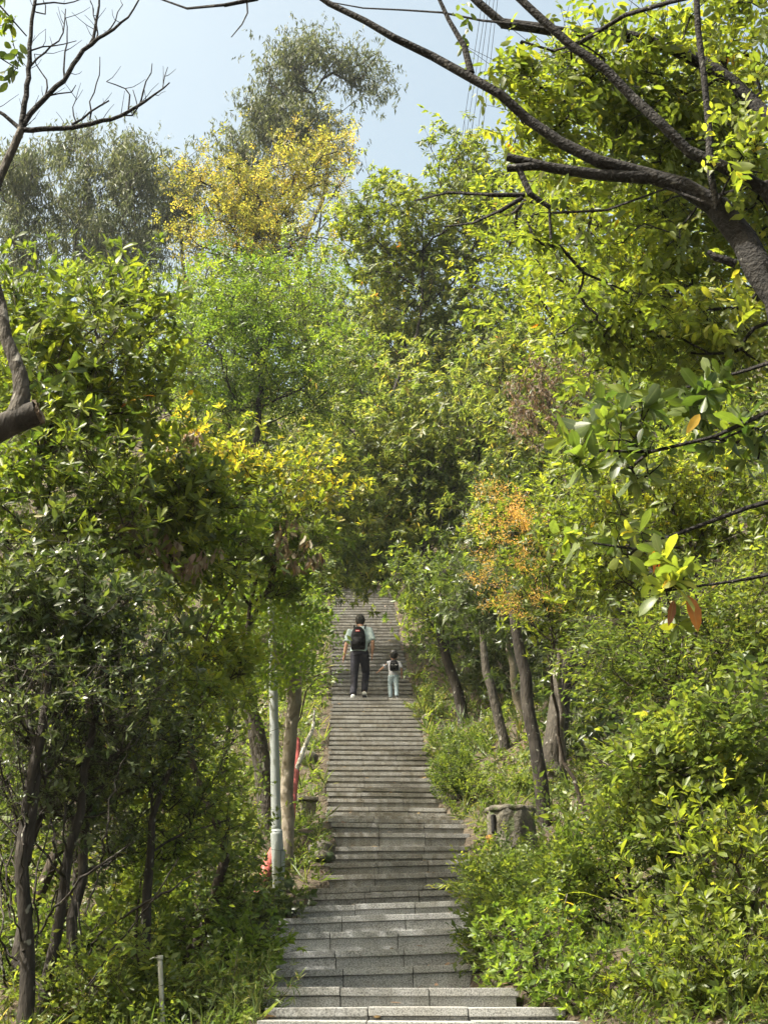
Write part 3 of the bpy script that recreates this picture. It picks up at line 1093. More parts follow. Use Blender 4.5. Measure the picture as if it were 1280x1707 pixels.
# trees with bare trunks on the right bank
st = rooted([(912, 1420), (905, 1340), (890, 1240), (875, 1130), (862, 1060), (850, 990)], [13.5, 12.5, 11, 10.5, 9, 6], 16.5)
plant('dark_trunk_tree', 'slim dark trunk with lichen specks rising behind the concrete stump', 'tree',
      [lobe(*l) for l in [(850, 960, 90, 50, 17, .8), (930, 1010, 90, 45, 17, .8), (800, 1000, 60, 40, 17.5, .7)]],
      st[0][0][:2], ('mango', .12, 'lance', 1, .3, 'leaf_dark'), 90, 4, 132, stems=[st], bark='bark_dark', r_tip=.005, gap=-.5, updir=.2, spread=.22)
st = rooted([(930, 1340), (925, 1240), (935, 1150), (950, 1080), (945, 1000)], [22, 19, 17, 16, 11], 19)
s2 = stem([(935, 1150), (985, 1090), (1010, 1040)], [12, 10, 7], 19)
plant('thick_grey_tree', 'thick grey-brown trunk behind the slim dark trunk', 'tree',
      [lobe(*l) for l in [(950, 980, 110, 60, 19.5, 1), (1010, 1010, 70, 50, 19.5, 1)]],
      st[0][0][:2], ('alt', .10, 'ell', 1, .42, 'leaf_dark'), 90, 5, 133, stems=[st, s2], bark='bark_grey', r_tip=.005, gap=-.5, updir=.2, spread=.25)
st = rooted([(843, 1260), (836, 1220), (822, 1160), (808, 1105), (800, 1040)], [9, 8.5, 8, 7, 4], 22)
plant('pale_trunk_tree', 'crooked pale grey trunk between the leaning tree and dark trunk', 'tree',
      [lobe(*l) for l in [(810, 1000, 70, 45, 22.5, .8)]], st[0][0][:2], ('mango', .13, 'lance', 1, .3, 'leaf_dark'), 60, 4, 134, stems=[st], bark='bark_grey', r_tip=.005, updir=.2, spread=.25)
st = rooted([(870, 1200), (858, 1140), (850, 1080), (846, 1030)], [8, 7, 6, 4], 23)
plant('thin_brown_tree', 'thin brown trunk farther up the right bank behind the others', 'tree',
      [lobe(*l) for l in [(860, 1000, 80, 50, 23.5, .9)]], st[0][0][:2], ('alt', .1, 'ell', 1, .4, 'leaf_dark'), 70, 5, 135, stems=[st], bark='bark_pale', r_tip=.005, updir=.2, spread=.25)

# trees that close the slope behind
def slope_tree(label, lobes, bpx, d, seed, mat, kind='mango', size=.24, tips=150, per=5, wid=.3):
    x, y = bx(bpx, d)
    return plant('slope_tree', label, 'tree', [lobe(*l) for l in lobes], (x, y), (kind, size, 'lance', 0, wid, mat), tips, per, seed, bark='bark_dark', r_tip=.012, trunk_r=.14,
                 group='trees filling the upper slope', gap=-.5, gs=.7, spread=.5, inner=.2, twig=False, seg=.8)


slope_tree('olive tree on the slope right below the yellow blossom', [(500, 480, 120, 70, 46, 2.5), (560, 560, 100, 90, 45, 2.5)], 520, 46, 401, 'leaf_mango')
slope_tree('light green tree on the slope behind the airy tree', [(400, 480, 110, 60, 48, 2.5), (330, 530, 90, 80, 46, 2.5), (420, 600, 120, 90, 45, 2.5)], 390, 47, 402, 'leaf_fresh', kind='rosette', wid=.4)
slope_tree('green tree on the slope behind the left rosette tree', [(240, 520, 90, 90, 44, 2.5), (150, 520, 110, 90, 46, 2.5), (60, 560, 90, 90, 46, 2.5)], 190, 45, 403, 'leaf_under', kind='rosette', wid=.4)
slope_tree('dull green tree filling the slope beside the upper steps, left', [(480, 720, 120, 100, 40, 2), (380, 760, 110, 100, 40, 2), (520, 860, 80, 90, 38, 2)], 440, 40, 404, 'leaf_mango')
slope_tree('olive tree filling the slope above the top of the steps', [(620, 620, 110, 100, 43, 2), (700, 760, 110, 100, 42, 2), (610, 900, 110, 80, 43, 1.5)], 660, 43, 405, 'leaf_mango')
slope_tree('green tree on the right slope behind the dead shrub', [(860, 520, 110, 100, 34, 2), (950, 620, 100, 100, 32, 2), (860, 720, 110, 90, 33, 2)], 900, 33, 406, 'leaf_under', kind='rosette', size=.17, wid=.36, tips=200)
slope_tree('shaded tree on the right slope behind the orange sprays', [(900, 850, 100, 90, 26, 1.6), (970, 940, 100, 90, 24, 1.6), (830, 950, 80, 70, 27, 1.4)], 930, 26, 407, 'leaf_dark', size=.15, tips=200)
slope_tree('leafy tree on the right slope behind the long black limbs', [(900, 350, 90, 110, 20, 1.4), (1000, 300, 130, 120, 17, 1.4), (1150, 200, 140, 130, 16, 1.4), (930, 480, 90, 90, 18, 1.2), (1230, 400, 120, 130, 15.5, 1.4), (1060, 480, 130, 120, 16.5, 1.4)], 1130, 16.5, 408, 'leaf_bright', kind='alt', size=.12, tips=420, wid=.42)
slope_tree('dense tree on the right slope behind the sunlit shrub', [(1050, 650, 130, 110, 17, 1.4), (1180, 650, 130, 120, 16, 1.4), (1100, 800, 130, 110, 16, 1.4), (1240, 900, 110, 140, 14.5, 1.2)], 1130, 16, 409, 'leaf_under', kind='alt', size=.10, tips=320, wid=.42)

# shrub with orange panicles
x, y = bx(985, 15.3)
plant('orange_panicle_shrub', 'shrub tipped with orange-brown flower sprays on the right of the steps', 'shrub',
      [lobe(*l) for l in [(870, 880, 90, 75, 15, .6), (910, 960, 100, 80, 15, .7), (840, 960, 60, 60, 15, .5), (960, 870, 80, 80, 15, .6), (930, 1030, 70, 45, 15, .5)]], (x, y),
      ('rosette', .085, 'lance', 1, .38, 'leaf_bright'), 170, 4, 141, r_tip=.004, trunk_r=.03, spread=.14, gap=-.4, gs=2, singles=60,
      extra_parts=[('flower_spray', 'panicle', .020, 'ell', 1, .6, 'leaf_bronze', [lobe(830, 850, 55, 60, 14.5, .3), lobe(812, 960, 40, 55, 14.5, .25), lobe(870, 910, 60, 70, 14.4, .25), lobe(880, 1010, 50, 30, 14.4, .2)], 105)])
# dry brown shrub
x, y = bx(930, 19)
plant('dry_brown_shrub', 'dead shrub of dry brown twigs and withered leaves on the right slope', 'shrub',
      [lobe(*l) for l in [(930, 640, 90, 60, 19, .7), (900, 700, 60, 45, 19, .6)]], (x, y),
      ('hang', .07, 'ell', 1, .4, 'leaf_dead'), 170, 2, 142, bark='twig_grey', r_tip=.005, trunk_r=.05, spread=.12, gap=-.6)

# sunlit shrubs on the right
def right_shrub(name, label, lobes, bpx, d, spec, tips, per, seed, **kw):
    x, y = bx(bpx, d)
    kw.setdefault('spread', spec[1] * 1.8)
    return plant(name, label, 'shrub', [lobe(*l) for l in lobes], (x, y), spec, tips, per, seed, r_tip=kw.pop('r_tip', .0035), trunk_r=kw.pop('trunk_r', .035), **kw)


right_shrub('sunlit_shrub', 'sunlit yellow-green shrub right of the orange flower sprays', [(1030, 830, 130, 100, 13, .8), (1150, 800, 130, 110, 12.5, .8), (1250, 880, 110, 130, 12, .8), (1060, 940, 110, 70, 12.8, .7)], 1120, 13,
            ('rosette', .10, 'lance', 1, .4, 'leaf_bright'), 220, 5, 151, singles=150, gap=-.4, gs=2.0, trunk_r=.06)
right_shrub('willowy_shrub', 'dim fine-leaved thicket under the hanging orange leaf', [(1150, 1080, 150, 110, 11.5, .8), (1240, 1010, 120, 110, 11.5, .8), (1030, 1090, 100, 90, 12, .8)], 1150, 11.5,
            ('alt', .085, 'lance', 1, .34, 'leaf_under'), 220, 4, 152, gap=-.45, gs=2.2, trunk_r=.05)
right_shrub('leafy_shrub', 'green leafy shrub at the right edge halfway up the bank', [(1210, 1230, 130, 110, 10, .7), (1100, 1250, 110, 100, 10.5, .7)], 1180, 10.3,
            ('alt', .085, 'ell', 2, .48, 'leaf_under'), 150, 4, 153, gap=-.45, gs=2.2, singles=80)
right_shrub('small_leaf_shrub', 'round bush of small pale leaves right of the slim dark trunk', [(1010, 1420, 110, 90, 10.8, .6), (1100, 1370, 100, 90, 10.5, .6), (960, 1480, 60, 70, 10.8, .5)], 1030, 10.8,
            ('fine', .055, 'ovate', 1, .55, 'leaf_under'), 150, 2, 154, gap=-.5, gs=2.5, singles=80)
right_shrub('glossy_shrub', 'glossy upright-leaved shrub in the right lower corner by yellow flowers', [(1200, 1430, 100, 90, 9.2, .5), (1240, 1540, 80, 90, 9, .5), (1130, 1520, 90, 80, 9.2, .5)], 1190, 9.2,
            ('upright', .09, 'obov', 2, .4, 'leaf_bright'), 110, 3, 155, gap=-.5, gs=2.5, singles=120)
right_shrub('low_bush', 'sunlit low bush beside the lowest step on the right', [(920, 1610, 80, 70, 9.3, .4), (1010, 1640, 100, 60, 8.7, .4), (860, 1570, 60, 60, 10.2, .4), (850, 1620, 50, 35, 10.2, .35)], 950, 8.9,
            ('upright', .062, 'ovate', 2, .48, 'leaf_fresh'), 130, 4, 156, gap=-.6, gs=2.5, singles=120)
right_shrub('corner_bush', 'grassy yellow-green bush filling the bottom right corner', [(1130, 1650, 120, 70, 8.3, .4), (1230, 1650, 80, 80, 8.2, .4)], 1170, 8.3,
            ('upright', .07, 'lance', 2, .34, 'leaf_bright'), 130, 4, 157, gap=-.6, gs=2.5, singles=100)
right_shrub('trailing_shrub', 'grey-green small-leaved shrub hugging the step edge on the right', [(830, 1480, 60, 60, 13, .5), (850, 1560, 70, 60, 11.5, .5), (900, 1490, 50, 40, 12.5, .5), (850, 1445, 45, 22, 14.2, .3)], 850, 12.4,
            ('fine', .05, 'ell', 0, .5, 'leaf_under'), 190, 3, 158, gap=-.6, gs=2.5)

# ------------------------------------------------------------------ left side
def left_tree(name, label, lobes, bpx, d, spec, tips, per, seed, cat='tree', **kw):
    x, y = bx(bpx, d)
    kw.setdefault('spread', spec[1] * 1.7)
    return plant(name, label, cat, [lobe(*l) for l in lobes], (x, y), spec, tips, per, seed, r_tip=kw.pop('r_tip', .004), trunk_r=kw.pop('trunk_r', .05), **kw)


left_tree('broadleaf_tree', 'broad-leaved tree with leaf rosettes behind the sawn-off limb', [(120, 570, 170, 120, 10.5, .7), (220, 500, 70, 60, 10.8, .5), (40, 520, 80, 70, 10.5, .5), (60, 680, 130, 100, 10.2, .6), (200, 660, 90, 80, 10.8, .6)], 60, 10.6,
          ('rosette', .125, 'obov', 2, .4, 'leaf_left'), 190, 4, 161, singles=260, gap=-.45, gs=1.8, bark='bark_brown')
left_tree('broadleaf_shrub', 'dense broad-leaved shrub below the sawn-off limb', [(90, 830, 160, 110, 9.8, .7), (250, 830, 130, 100, 10.8, .7), (330, 900, 110, 90, 11.3, .7)], 130, 10.4,
          ('rosette', .115, 'obov', 2, .4, 'leaf_left'), 200, 4, 162, cat='shrub', singles=260, gap=-.45, gs=1.8,
          extra_parts=[('dead_leaf_bunch', 'hang', .10, 'ell', 2, .42, 'leaf_dead', [lobe(310, 930, 60, 40, 10.7, .25), lobe(230, 870, 40, 30, 10.3, .2)], 26)])
left_tree('yellowing_shrub', 'yellowing shrub arching towards the steps on the left', [(470, 810, 110, 50, 14, .7), (380, 785, 80, 45, 13.6, .6), (545, 835, 50, 35, 14.2, .5), (300, 735, 60, 40, 13.2, .5)], 270, 14,
          ('rosette', .095, 'obov', 2, .42, 'leaf_yellow'), 130, 4, 163, cat='shrub', singles=150, gap=-.5, gs=1.8)
left_tree('mottled_shrub', 'green shrub with bunches of grey dead leaves under the yellowing shrub', [(460, 860, 110, 60, 13.6, .7), (380, 880, 90, 70, 13, .7), (470, 960, 70, 60, 14, .6)], 250, 13.6,
          ('rosette', .10, 'obov', 2, .42, 'leaf_left'), 130, 4, 164, cat='shrub', singles=100, gap=-.45, gs=1.8,
          extra_parts=[('dead_leaf_bunch', 'hang', .11, 'ell', 2, .42, 'leaf_dead', [lobe(490, 905, 50, 50, 13.2, .25), lobe(310, 740, 40, 40, 12.6, .2)], 36)])
left_tree('sunlit_edge_shrub', 'bright yellow-green shrub catching the sun left of the steps', [(350, 1010, 75, 75, 11, .5), (380, 1080, 60, 60, 11.2, .5), (300, 1130, 70, 60, 10.8, .5)], 330, 11,
          ('rosette', .085, 'obov', 2, .42, 'leaf_bright'), 90, 4, 165, cat='shrub', singles=160, gap=-.45, gs=2)
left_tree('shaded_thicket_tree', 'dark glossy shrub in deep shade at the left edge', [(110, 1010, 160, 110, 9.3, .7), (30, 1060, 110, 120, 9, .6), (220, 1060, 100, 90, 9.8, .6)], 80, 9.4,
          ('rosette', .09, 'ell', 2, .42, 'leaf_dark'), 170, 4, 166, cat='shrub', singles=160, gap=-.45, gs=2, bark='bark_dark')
# two pale trunks by the lamp
st = rooted([(476, 1485), (478, 1390), (480, 1290), (488, 1200), (492, 1150), (490, 1060)], [10, 10.5, 11, 11, 12, 7], 15.4)
plant('pale_bark_tree', 'smooth pale brown trunk directly behind the lamp post', 'tree',
      [lobe(*l) for l in [(455, 1010, 70, 45, 15.6, .6), (420, 1080, 70, 50, 15.2, .7), (490, 1110, 25, 25, 15.6, .3), (450, 1070, 45, 55, 14.0, .3)]], st[0][0][:2],
      ('pinnate', .075, 'ell', 1, .45, 'leaf_fresh'), 80, 3, 167, stems=[st], bark='bark_pale', r_tip=.005, gap=-.5, updir=.2, spread=.22, singles=40)
st = rooted([(446, 1365), (442, 1310), (432, 1250), (420, 1190), (405, 1110)], [15, 15, 15, 14, 8], 17)
plant('mottled_grey_tree', 'mottled grey trunk leaning left behind the lamp post', 'tree',
      [lobe(*l) for l in [(380, 1090, 110, 70, 17, .8), (440, 1000, 90, 70, 17.5, .8)]], st[0][0][:2],
      ('alt', .09, 'ell', 1, .42, 'leaf_under'), 130, 4, 168, stems=[st], bark='bark_grey', r_tip=.005, gap=-.5, updir=.2, spread=.25)
# stems in the left foreground
A = rooted([(42, 1700), (44, 1560), (40, 1440), (52, 1320), (70, 1200), (85, 1080)], [13, 12, 11, 10, 8, 5], 8.6)
B = stem([(44, 1440), (58, 1350), (62, 1260), (40, 1180), (25, 1100)], [8, 7, 6, 5, 3], 8.6)
plant('forked_tree', 'forked brown trunk rising in the left lower corner', 'tree', [lobe(*l) for l in [(60, 1160, 110, 80, 8.6, .5), (40, 1300, 90, 80, 8.9, .5)]], A[0][0][:2],
      ('rosette', .06, 'ell', 1, .4, 'leaf_dark'), 110, 3, 171, stems=[A, B], bark='bark_dark', r_tip=.004, spread=.18, gap=-.5)
A = rooted([(70, 1700), (95, 1560), (112, 1440), (135, 1330), (160, 1200), (175, 1080)], [9, 9, 8, 7, 6, 4], 8.9)
plant('dark_leaning_tree', 'dark leaning trunk beside the forked trunk, left lower corner', 'tree', [lobe(*l) for l in [(180, 1160, 110, 80, 9, .5), (150, 1300, 90, 70, 9.3, .5)]], A[0][0][:2],
      ('rosette', .06, 'ell', 1, .4, 'leaf_dark'), 110, 3, 172, stems=[A], bark='bark_dark', r_tip=.004, spread=.18, gap=-.5)
A = rooted([(115, 1640), (125, 1540), (140, 1430), (152, 1320), (140, 1200)], [9, 9, 8, 7, 4], 9.6)
plant('slender_tree', 'slender pale-barked trunk in the shade left of the white pipe', 'tree', [lobe(*l) for l in [(240, 1240, 120, 80, 9.8, .6), (170, 1380, 80, 60, 9.9, .5)]], A[0][0][:2],
      ('alt', .06, 'ell', 1, .42, 'leaf_dark'), 120, 3, 173, stems=[A], bark='bark_dark', r_tip=.004, spread=.18, gap=-.5)
A = rooted([(240, 1690), (242, 1600), (247, 1520), (252, 1440), (262, 1340), (300, 1240)], [9, 9, 8, 7, 5, 3], 9.8)
plant('short_stem_tree', 'thin upright stem just above the white pipe', 'tree', [lobe(*l) for l in [(300, 1260, 110, 80, 10, .6), (330, 1360, 80, 60, 10.4, .5)]], A[0][0][:2],
      ('rosette', .065, 'ell', 2, .45, 'leaf_under'), 80, 3, 174, stems=[A], bark='bark_dark', r_tip=.004, spread=.16, gap=-.5)
# low shrubs left of the steps
def left_shrub(name, label, lobes, bpx, d, spec, tips, per, seed, **kw):
    return left_tree(name, label, lobes, bpx, d, spec, tips, per, seed, cat='shrub', r_tip=.003, trunk_r=.02, gap=-.6, gs=2.5, **kw)


left_shrub('sunny_sprig', 'fresh green sprig lit by the sun in the shaded left bank', [(270, 1420, 55, 25, 10.2, .25)], 250, 10.2, ('alt', .055, 'ovate', 3, .5, 'leaf_fresh'), 22, 2, 181, singles=60)
left_shrub('shade_shrub', 'shaded shrub in the middle of the left bank', [(330, 1480, 90, 80, 11.3, .6), (230, 1540, 90, 80, 10.6, .6)], 290, 11, ('alt', .075, 'ell', 1, .48, 'leaf_under'), 100, 4, 182)
left_shrub('vine_mound', 'mound of rounded grey-green vine leaves at the lamp post base', [(450, 1515, 55, 30, 13.2, .4), (400, 1540, 50, 40, 12.6, .4)], 430, 13, ('herb', .075, 'ovate', 3, .75, 'leaf_dark'), 60, 3, 183, singles=60)
left_shrub('heart_leaf_shrub', 'fresh green shrub touching the left ends of the blue-grey steps', [(400, 1590, 60, 60, 10.4, .4), (440, 1570, 40, 30, 10.6, .3), (370, 1640, 60, 50, 9.8, .4)], 390, 10.2, ('alt', .06, 'ovate', 3, .6, 'leaf_fresh'), 70, 3, 184, singles=120)
left_shrub('grassy_clump', 'grassy yellow-green clump beside the bottom steps on the left', [(400, 1675, 50, 40, 9, .3)], 395, 9, ('upright', .07, 'lance', 2, .18, 'leaf_straw'), 60, 4, 185)
left_shrub('dark_weed', 'dark weedy shrub between the white pipe and the trunks', [(180, 1640, 110, 70, 9, .5), (320, 1670, 50, 40, 9.2, .4)], 200, 9.1, ('alt', .07, 'ell', 1, .45, 'leaf_under'), 100, 4, 186)
left_shrub('bank_shrub', 'pale-leaved shrub on the left bank behind the thin upright stem', [(360, 1290, 80, 80, 13.5, .7), (310, 1390, 80, 60, 12.8, .6), (400, 1400, 50, 50, 13.8, .5)], 350, 13.4, ('alt', .085, 'ell', 1, .42, 'leaf_under'), 110, 4, 187)

left_tree('shade_tree', 'leafy tree in the shade behind the left foreground trunks', [(60, 1250, 120, 120, 11.5, .7), (180, 1230, 110, 100, 11.8, .7), (60, 1430, 120, 110, 11.3, .7), (190, 1400, 100, 100, 11.6, .7)], 120, 11.6,
          ('alt', .09, 'ell', 1, .45, 'leaf_under'), 150, 4, 188)
left_tree('undergrowth_shrub', 'tangled shrub at the foot of the left foreground trunks', [(60, 1590, 120, 90, 10.2, .6), (190, 1600, 90, 80, 10.4, .6)], 120, 10.3,
          ('alt', .08, 'ell', 1, .46, 'leaf_under'), 110, 4, 189, cat='shrub')
left_tree('filler_shrub', 'mid green shrub between the shaded trunks and the lamp post', [(330, 1180, 90, 80, 12.4, .6), (260, 1250, 80, 80, 12, .6), (385, 1150, 50, 60, 13.5, .5)], 320, 12.4,
          ('rosette', .075, 'obov', 1, .42, 'leaf_left'), 120, 4, 190, cat='shrub')
left_tree('stairside_bush', 'dark green bush hanging over the upper steps\' left edge', [(500, 1040, 50, 60, 20, .7), (470, 1110, 60, 70, 19, .7), (515, 960, 45, 50, 22, .7)], 470, 20,
          ('alt', .085, 'ell', 1, .45, 'leaf_under'), 110, 4, 191, cat='shrub')
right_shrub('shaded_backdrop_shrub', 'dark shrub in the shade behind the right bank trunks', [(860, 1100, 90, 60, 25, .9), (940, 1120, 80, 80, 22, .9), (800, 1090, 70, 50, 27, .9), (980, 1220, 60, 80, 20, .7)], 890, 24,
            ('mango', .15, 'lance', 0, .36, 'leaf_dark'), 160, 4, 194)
right_shrub('bank_bush', 'dull green bush under the trunks on the right bank', [(760, 1290, 40, 40, 20, .5), (800, 1330, 50, 40, 18.5, .5), (870, 1330, 50, 40, 19, .5)], 820, 19.3,
            ('fine', .045, 'ell', 0, .5, 'leaf_under'), 110, 3, 192)
right_shrub('upper_bank_bush', 'pale weedy bush beside the steps right of the child', [(715, 1190, 25, 45, 26, .5), (740, 1250, 40, 40, 23, .6), (790, 1250, 40, 40, 23, .6)], 750, 24.5,
            ('fine', .055, 'ell', 0, .5, 'leaf_straw'), 100, 3, 193)

# dry vines tangled round the left trunks
rg = np.random.default_rng(91)
vt = tag(empty('vine_tangle', (P(130, 1500, 9.2)[0], 9.2, gz(P(130, 1500, 9.2)[0], 9.2))), 'tangle of thin dry vines between the left foreground trunks', 'vines')
for k in range(36):
    px, py = rg.uniform(-20, 150), rg.uniform(1320, 1690)
    d_ = rg.uniform(8.4, 10.6)
    q = [(px, py)]
    a_ = rg.normal(-1.55, .22)
    for _ in range(4):
        a_ += rg.normal(0, .25)
        st_ = rg.uniform(40, 90)
        q.append((q[-1][0] + math.cos(a_) * st_, q[-1][1] + math.sin(a_) * st_))
    pts, rr = stem([(x_, y_, d_ + rg.normal(0, .15)) for x_, y_ in q], [rg.uniform(1.2, 2.6)] * 4 + [.8], d_)
    s = Skel()
    s.line(pts, rr, seg=.06, wob=.006, rng=rg)
    o = link('vine', branch_mesh('vine', s, .002, sides=(4, 5, 6)), vt, MATS['bark_dark'])
    o.matrix_parent_inverse = Matrix.Translation(-Vector(vt.location))

# ------------------------------------------------------------------ foreground tree on the right: traced limbs
D4 = 7.4
trunk = rooted([(1420, 1500), (1400, 1000, 7.2), (1340, 640, 7.2), (1280, 470, 7.3), (1235, 400, 7.4), (1195, 345, 7.4)], [46, 40, 34, 29, 26, 24], D4)
limbA = stem([(1195, 345), (1080, 292), (990, 268), (900, 210), (830, 158), (770, 120), (700, 82), (640, 55), (580, 22), (520, -15), (440, -60)], [21, 14, 12, 11, 10, 9.5, 8.5, 7.5, 6.5, 6, 5], D4)
limbB = stem([(1340, 640, 7.2), (1330, 420, 7.1), (1280, 318), (1200, 280), (1130, 235), (1060, 165), (1000, 112), (930, 55), (875, 5), (830, -60)], [24, 20, 14, 12, 11, 10.5, 10, 9.5, 8.5, 7], 7.2)
limbC = stem([(1330, 420, 7.2), (1290, 205, 8.3), (1230, 150, 8.4), (1160, 100, 8.4), (1040, 62), (930, 52), (860, 40), (800, 8), (760, -30)], [20, 16, 15, 14, 12, 11, 11, 9, 6], 8.4)
limbD = stem([(1080, 296), (1010, 292), (960, 285), (900, 278), (858, 268), (846, 262)], [13, 11, 11, 10, 9, 8], D4)
limbE = stem([(900, 278), (862, 282), (846, 281)], [8, 8, 7], D4)
limbF = stem([(864, 280), (862, 305), (875, 320), (905, 326), (912, 350), (918, 398)], [7, 7, 7, 6, 5, 3], D4)
limbG = stem([(1195, 345), (1186, 320), (1180, 200), (1170, 100), (1162, 0), (1160, -60)], [10, 8.5, 7.5, 7, 7, 5], 7.3)
limbH = stem([(785, 122), (770, 70), (748, 25), (728, -10)], [8, 6.5, 5, 4], D4)
limbI = stem([(1225, 440), (1190, 425), (1180, 420)], [9, 7, 5], D4)
limbJ = stem([(875, 325), (800, 322), (740, 322), (690, 335)], [5, 4, 3, 2], D4)
limbK = stem([(870, 330), (830, 355), (785, 375), (740, 378)], [4.5, 4, 3, 2], D4)
limbL = stem([(440, -60), (420, -2), (380, 12), (330, 20), (290, 14), (255, -6)], [5, 4.5, 4, 3.6, 3, 2], D4)
limbM = stem([(412, 0), (413, 25), (402, 48), (386, 62)], [2.2, 2, 1.6, 1.2], D4)
limbN = stem([(930, 52), (800, 35), (720, 22), (600, 12), (540, 2)], [4, 3, 2.6, 2, 1.4], 8)
stems4 = [trunk, limbC, limbG, limbB, limbA, limbD, limbE, limbF, limbH, limbI, limbJ, limbK, limbL, limbM, limbN]
plant('overhanging_tree', 'big tree whose long black limbs cross the upper right sky', 'tree',
      [lobe(*l) for l in [(1000, 130, 140, 120, 8.6, .7), (1150, 250, 150, 140, 9, .8), (1220, 90, 120, 110, 9, .8), (960, 300, 110, 80, 8.8, .6), (1080, 420, 150, 90, 9, .7),
                          (1180, 560, 150, 90, 8.8, .7), (900, 200, 70, 60, 8.4, .4), (1000, 540, 100, 70, 8.6, .5), (1260, 380, 80, 120, 9, .6), (865, 120, 45, 50, 7.9, .2), (930, 390, 90, 45, 7.7, .2), (1240, 230, 50, 60, 7.0, .12)]],
      trunk[0][0][:2], ('alt', .085, 'ell', 2, .45, 'leaf_bright'), 330, 3, 201, stems=stems4, bark='bark_limb', r_tip=.0035, spread=.15, gap=-.42, gs=2.0, singles=300, updir=.1, inner=.2, k_path=.12, dens=1.9, attach_n=4)
# a second, nearer tree with larger leaves: branches come in from the right
b1 = stem([(1500, 600), (1400, 640), (1280, 690), (1150, 740), (1040, 760), (960, 750)], [10, 8, 5, 4, 3.5, 2.5], 5.2)
b2 = stem([(1500, 700), (1400, 780), (1280, 840), (1150, 880), (1060, 905), (1000, 915), (950, 900)], [10, 8, 5, 4, 3.5, 3, 2], 5.2)
b3 = stem([(1500, 900), (1400, 930), (1290, 940), (1220, 975), (1160, 992), (1110, 985)], [8, 7, 4, 3.5, 3, 2], 5.0)
b4 = stem([(1500, 500), (1380, 560), (1290, 600), (1200, 640), (1130, 650)], [9, 8, 5, 3.5, 2.5], 5.4)
tr5 = rooted([(1560, 1500), (1530, 1100), (1500, 900), (1500, 700), (1500, 500)], [30, 26, 22, 18, 10], 5.2)
big = plant('large_leaf_tree', 'near branches of big glossy leaves reaching in from the right edge', 'tree',
      [lobe(*l) for l in [(985, 735, 60, 45, 5.1, .15), (1060, 690, 70, 45, 5.3, .2), (960, 890, 50, 40, 5.1, .15), (1110, 960, 60, 45, 5, .15), (1130, 1000, 40, 40, 5, .12), (1080, 760, 60, 40, 5.3, .2), (1170, 660, 60, 50, 5.4, .2), (1050, 900, 50, 40, 5.2, .15), (1220, 740, 60, 50, 5.4, .2)]],
      tr5[0][0][:2], ('rosette', .105, 'obov', 3, .44, 'leaf_broad'), 64, 1, 202, stems=[tr5, b1, b2, b3, b4], bark='bark_limb', r_tip=.003, spread=.08, gap=-1, singles=220, updir=-.1, outdir=.3, k_path=.05)

leaf_mat('leaf_withered', [(0, (.13, .055, .025)), (.35, (.27, .095, .02)), (.7, (.33, .16, .025)), (1, (.38, .26, .03))], trans=.4, rough=.5)
big_crown = [c_ for c_ in big.children if c_.name.startswith('crown')][0]
for (ax_, ay_, bx_, by_, t_, w_) in ((1146, 992, 1168, 1048, .5, .42), (1122, 1000, 1117, 1040, .0, .3), (1166, 690, 1146, 718, 1.0, .34)):
    a_, b_ = P(ax_, ay_, 4.98), P(bx_, by_, 4.95)
    me = unit_leaf_mesh('ell', w_, .2, .25, 'leaf_withered', t_, .5)
    o = bpy.data.objects.new('leaf', me)
    COL.objects.link(o)
    o.parent = big_crown
    Ln_ = float(np.linalg.norm(b_ - a_))
    fr = frames((b_ - a_)[None], np.array([[.25, -1.0, .3]]))[0] * Ln_
    M = Matrix.Identity(4)
    for r_ in range(3):
        for c_ in range(3): M[r_][c_] = float(fr[r_, c_])
        M[r_][3] = float(a_[r_])
    o.matrix_basis = M
    o['label'] = 'withered orange leaf among the big green ones'

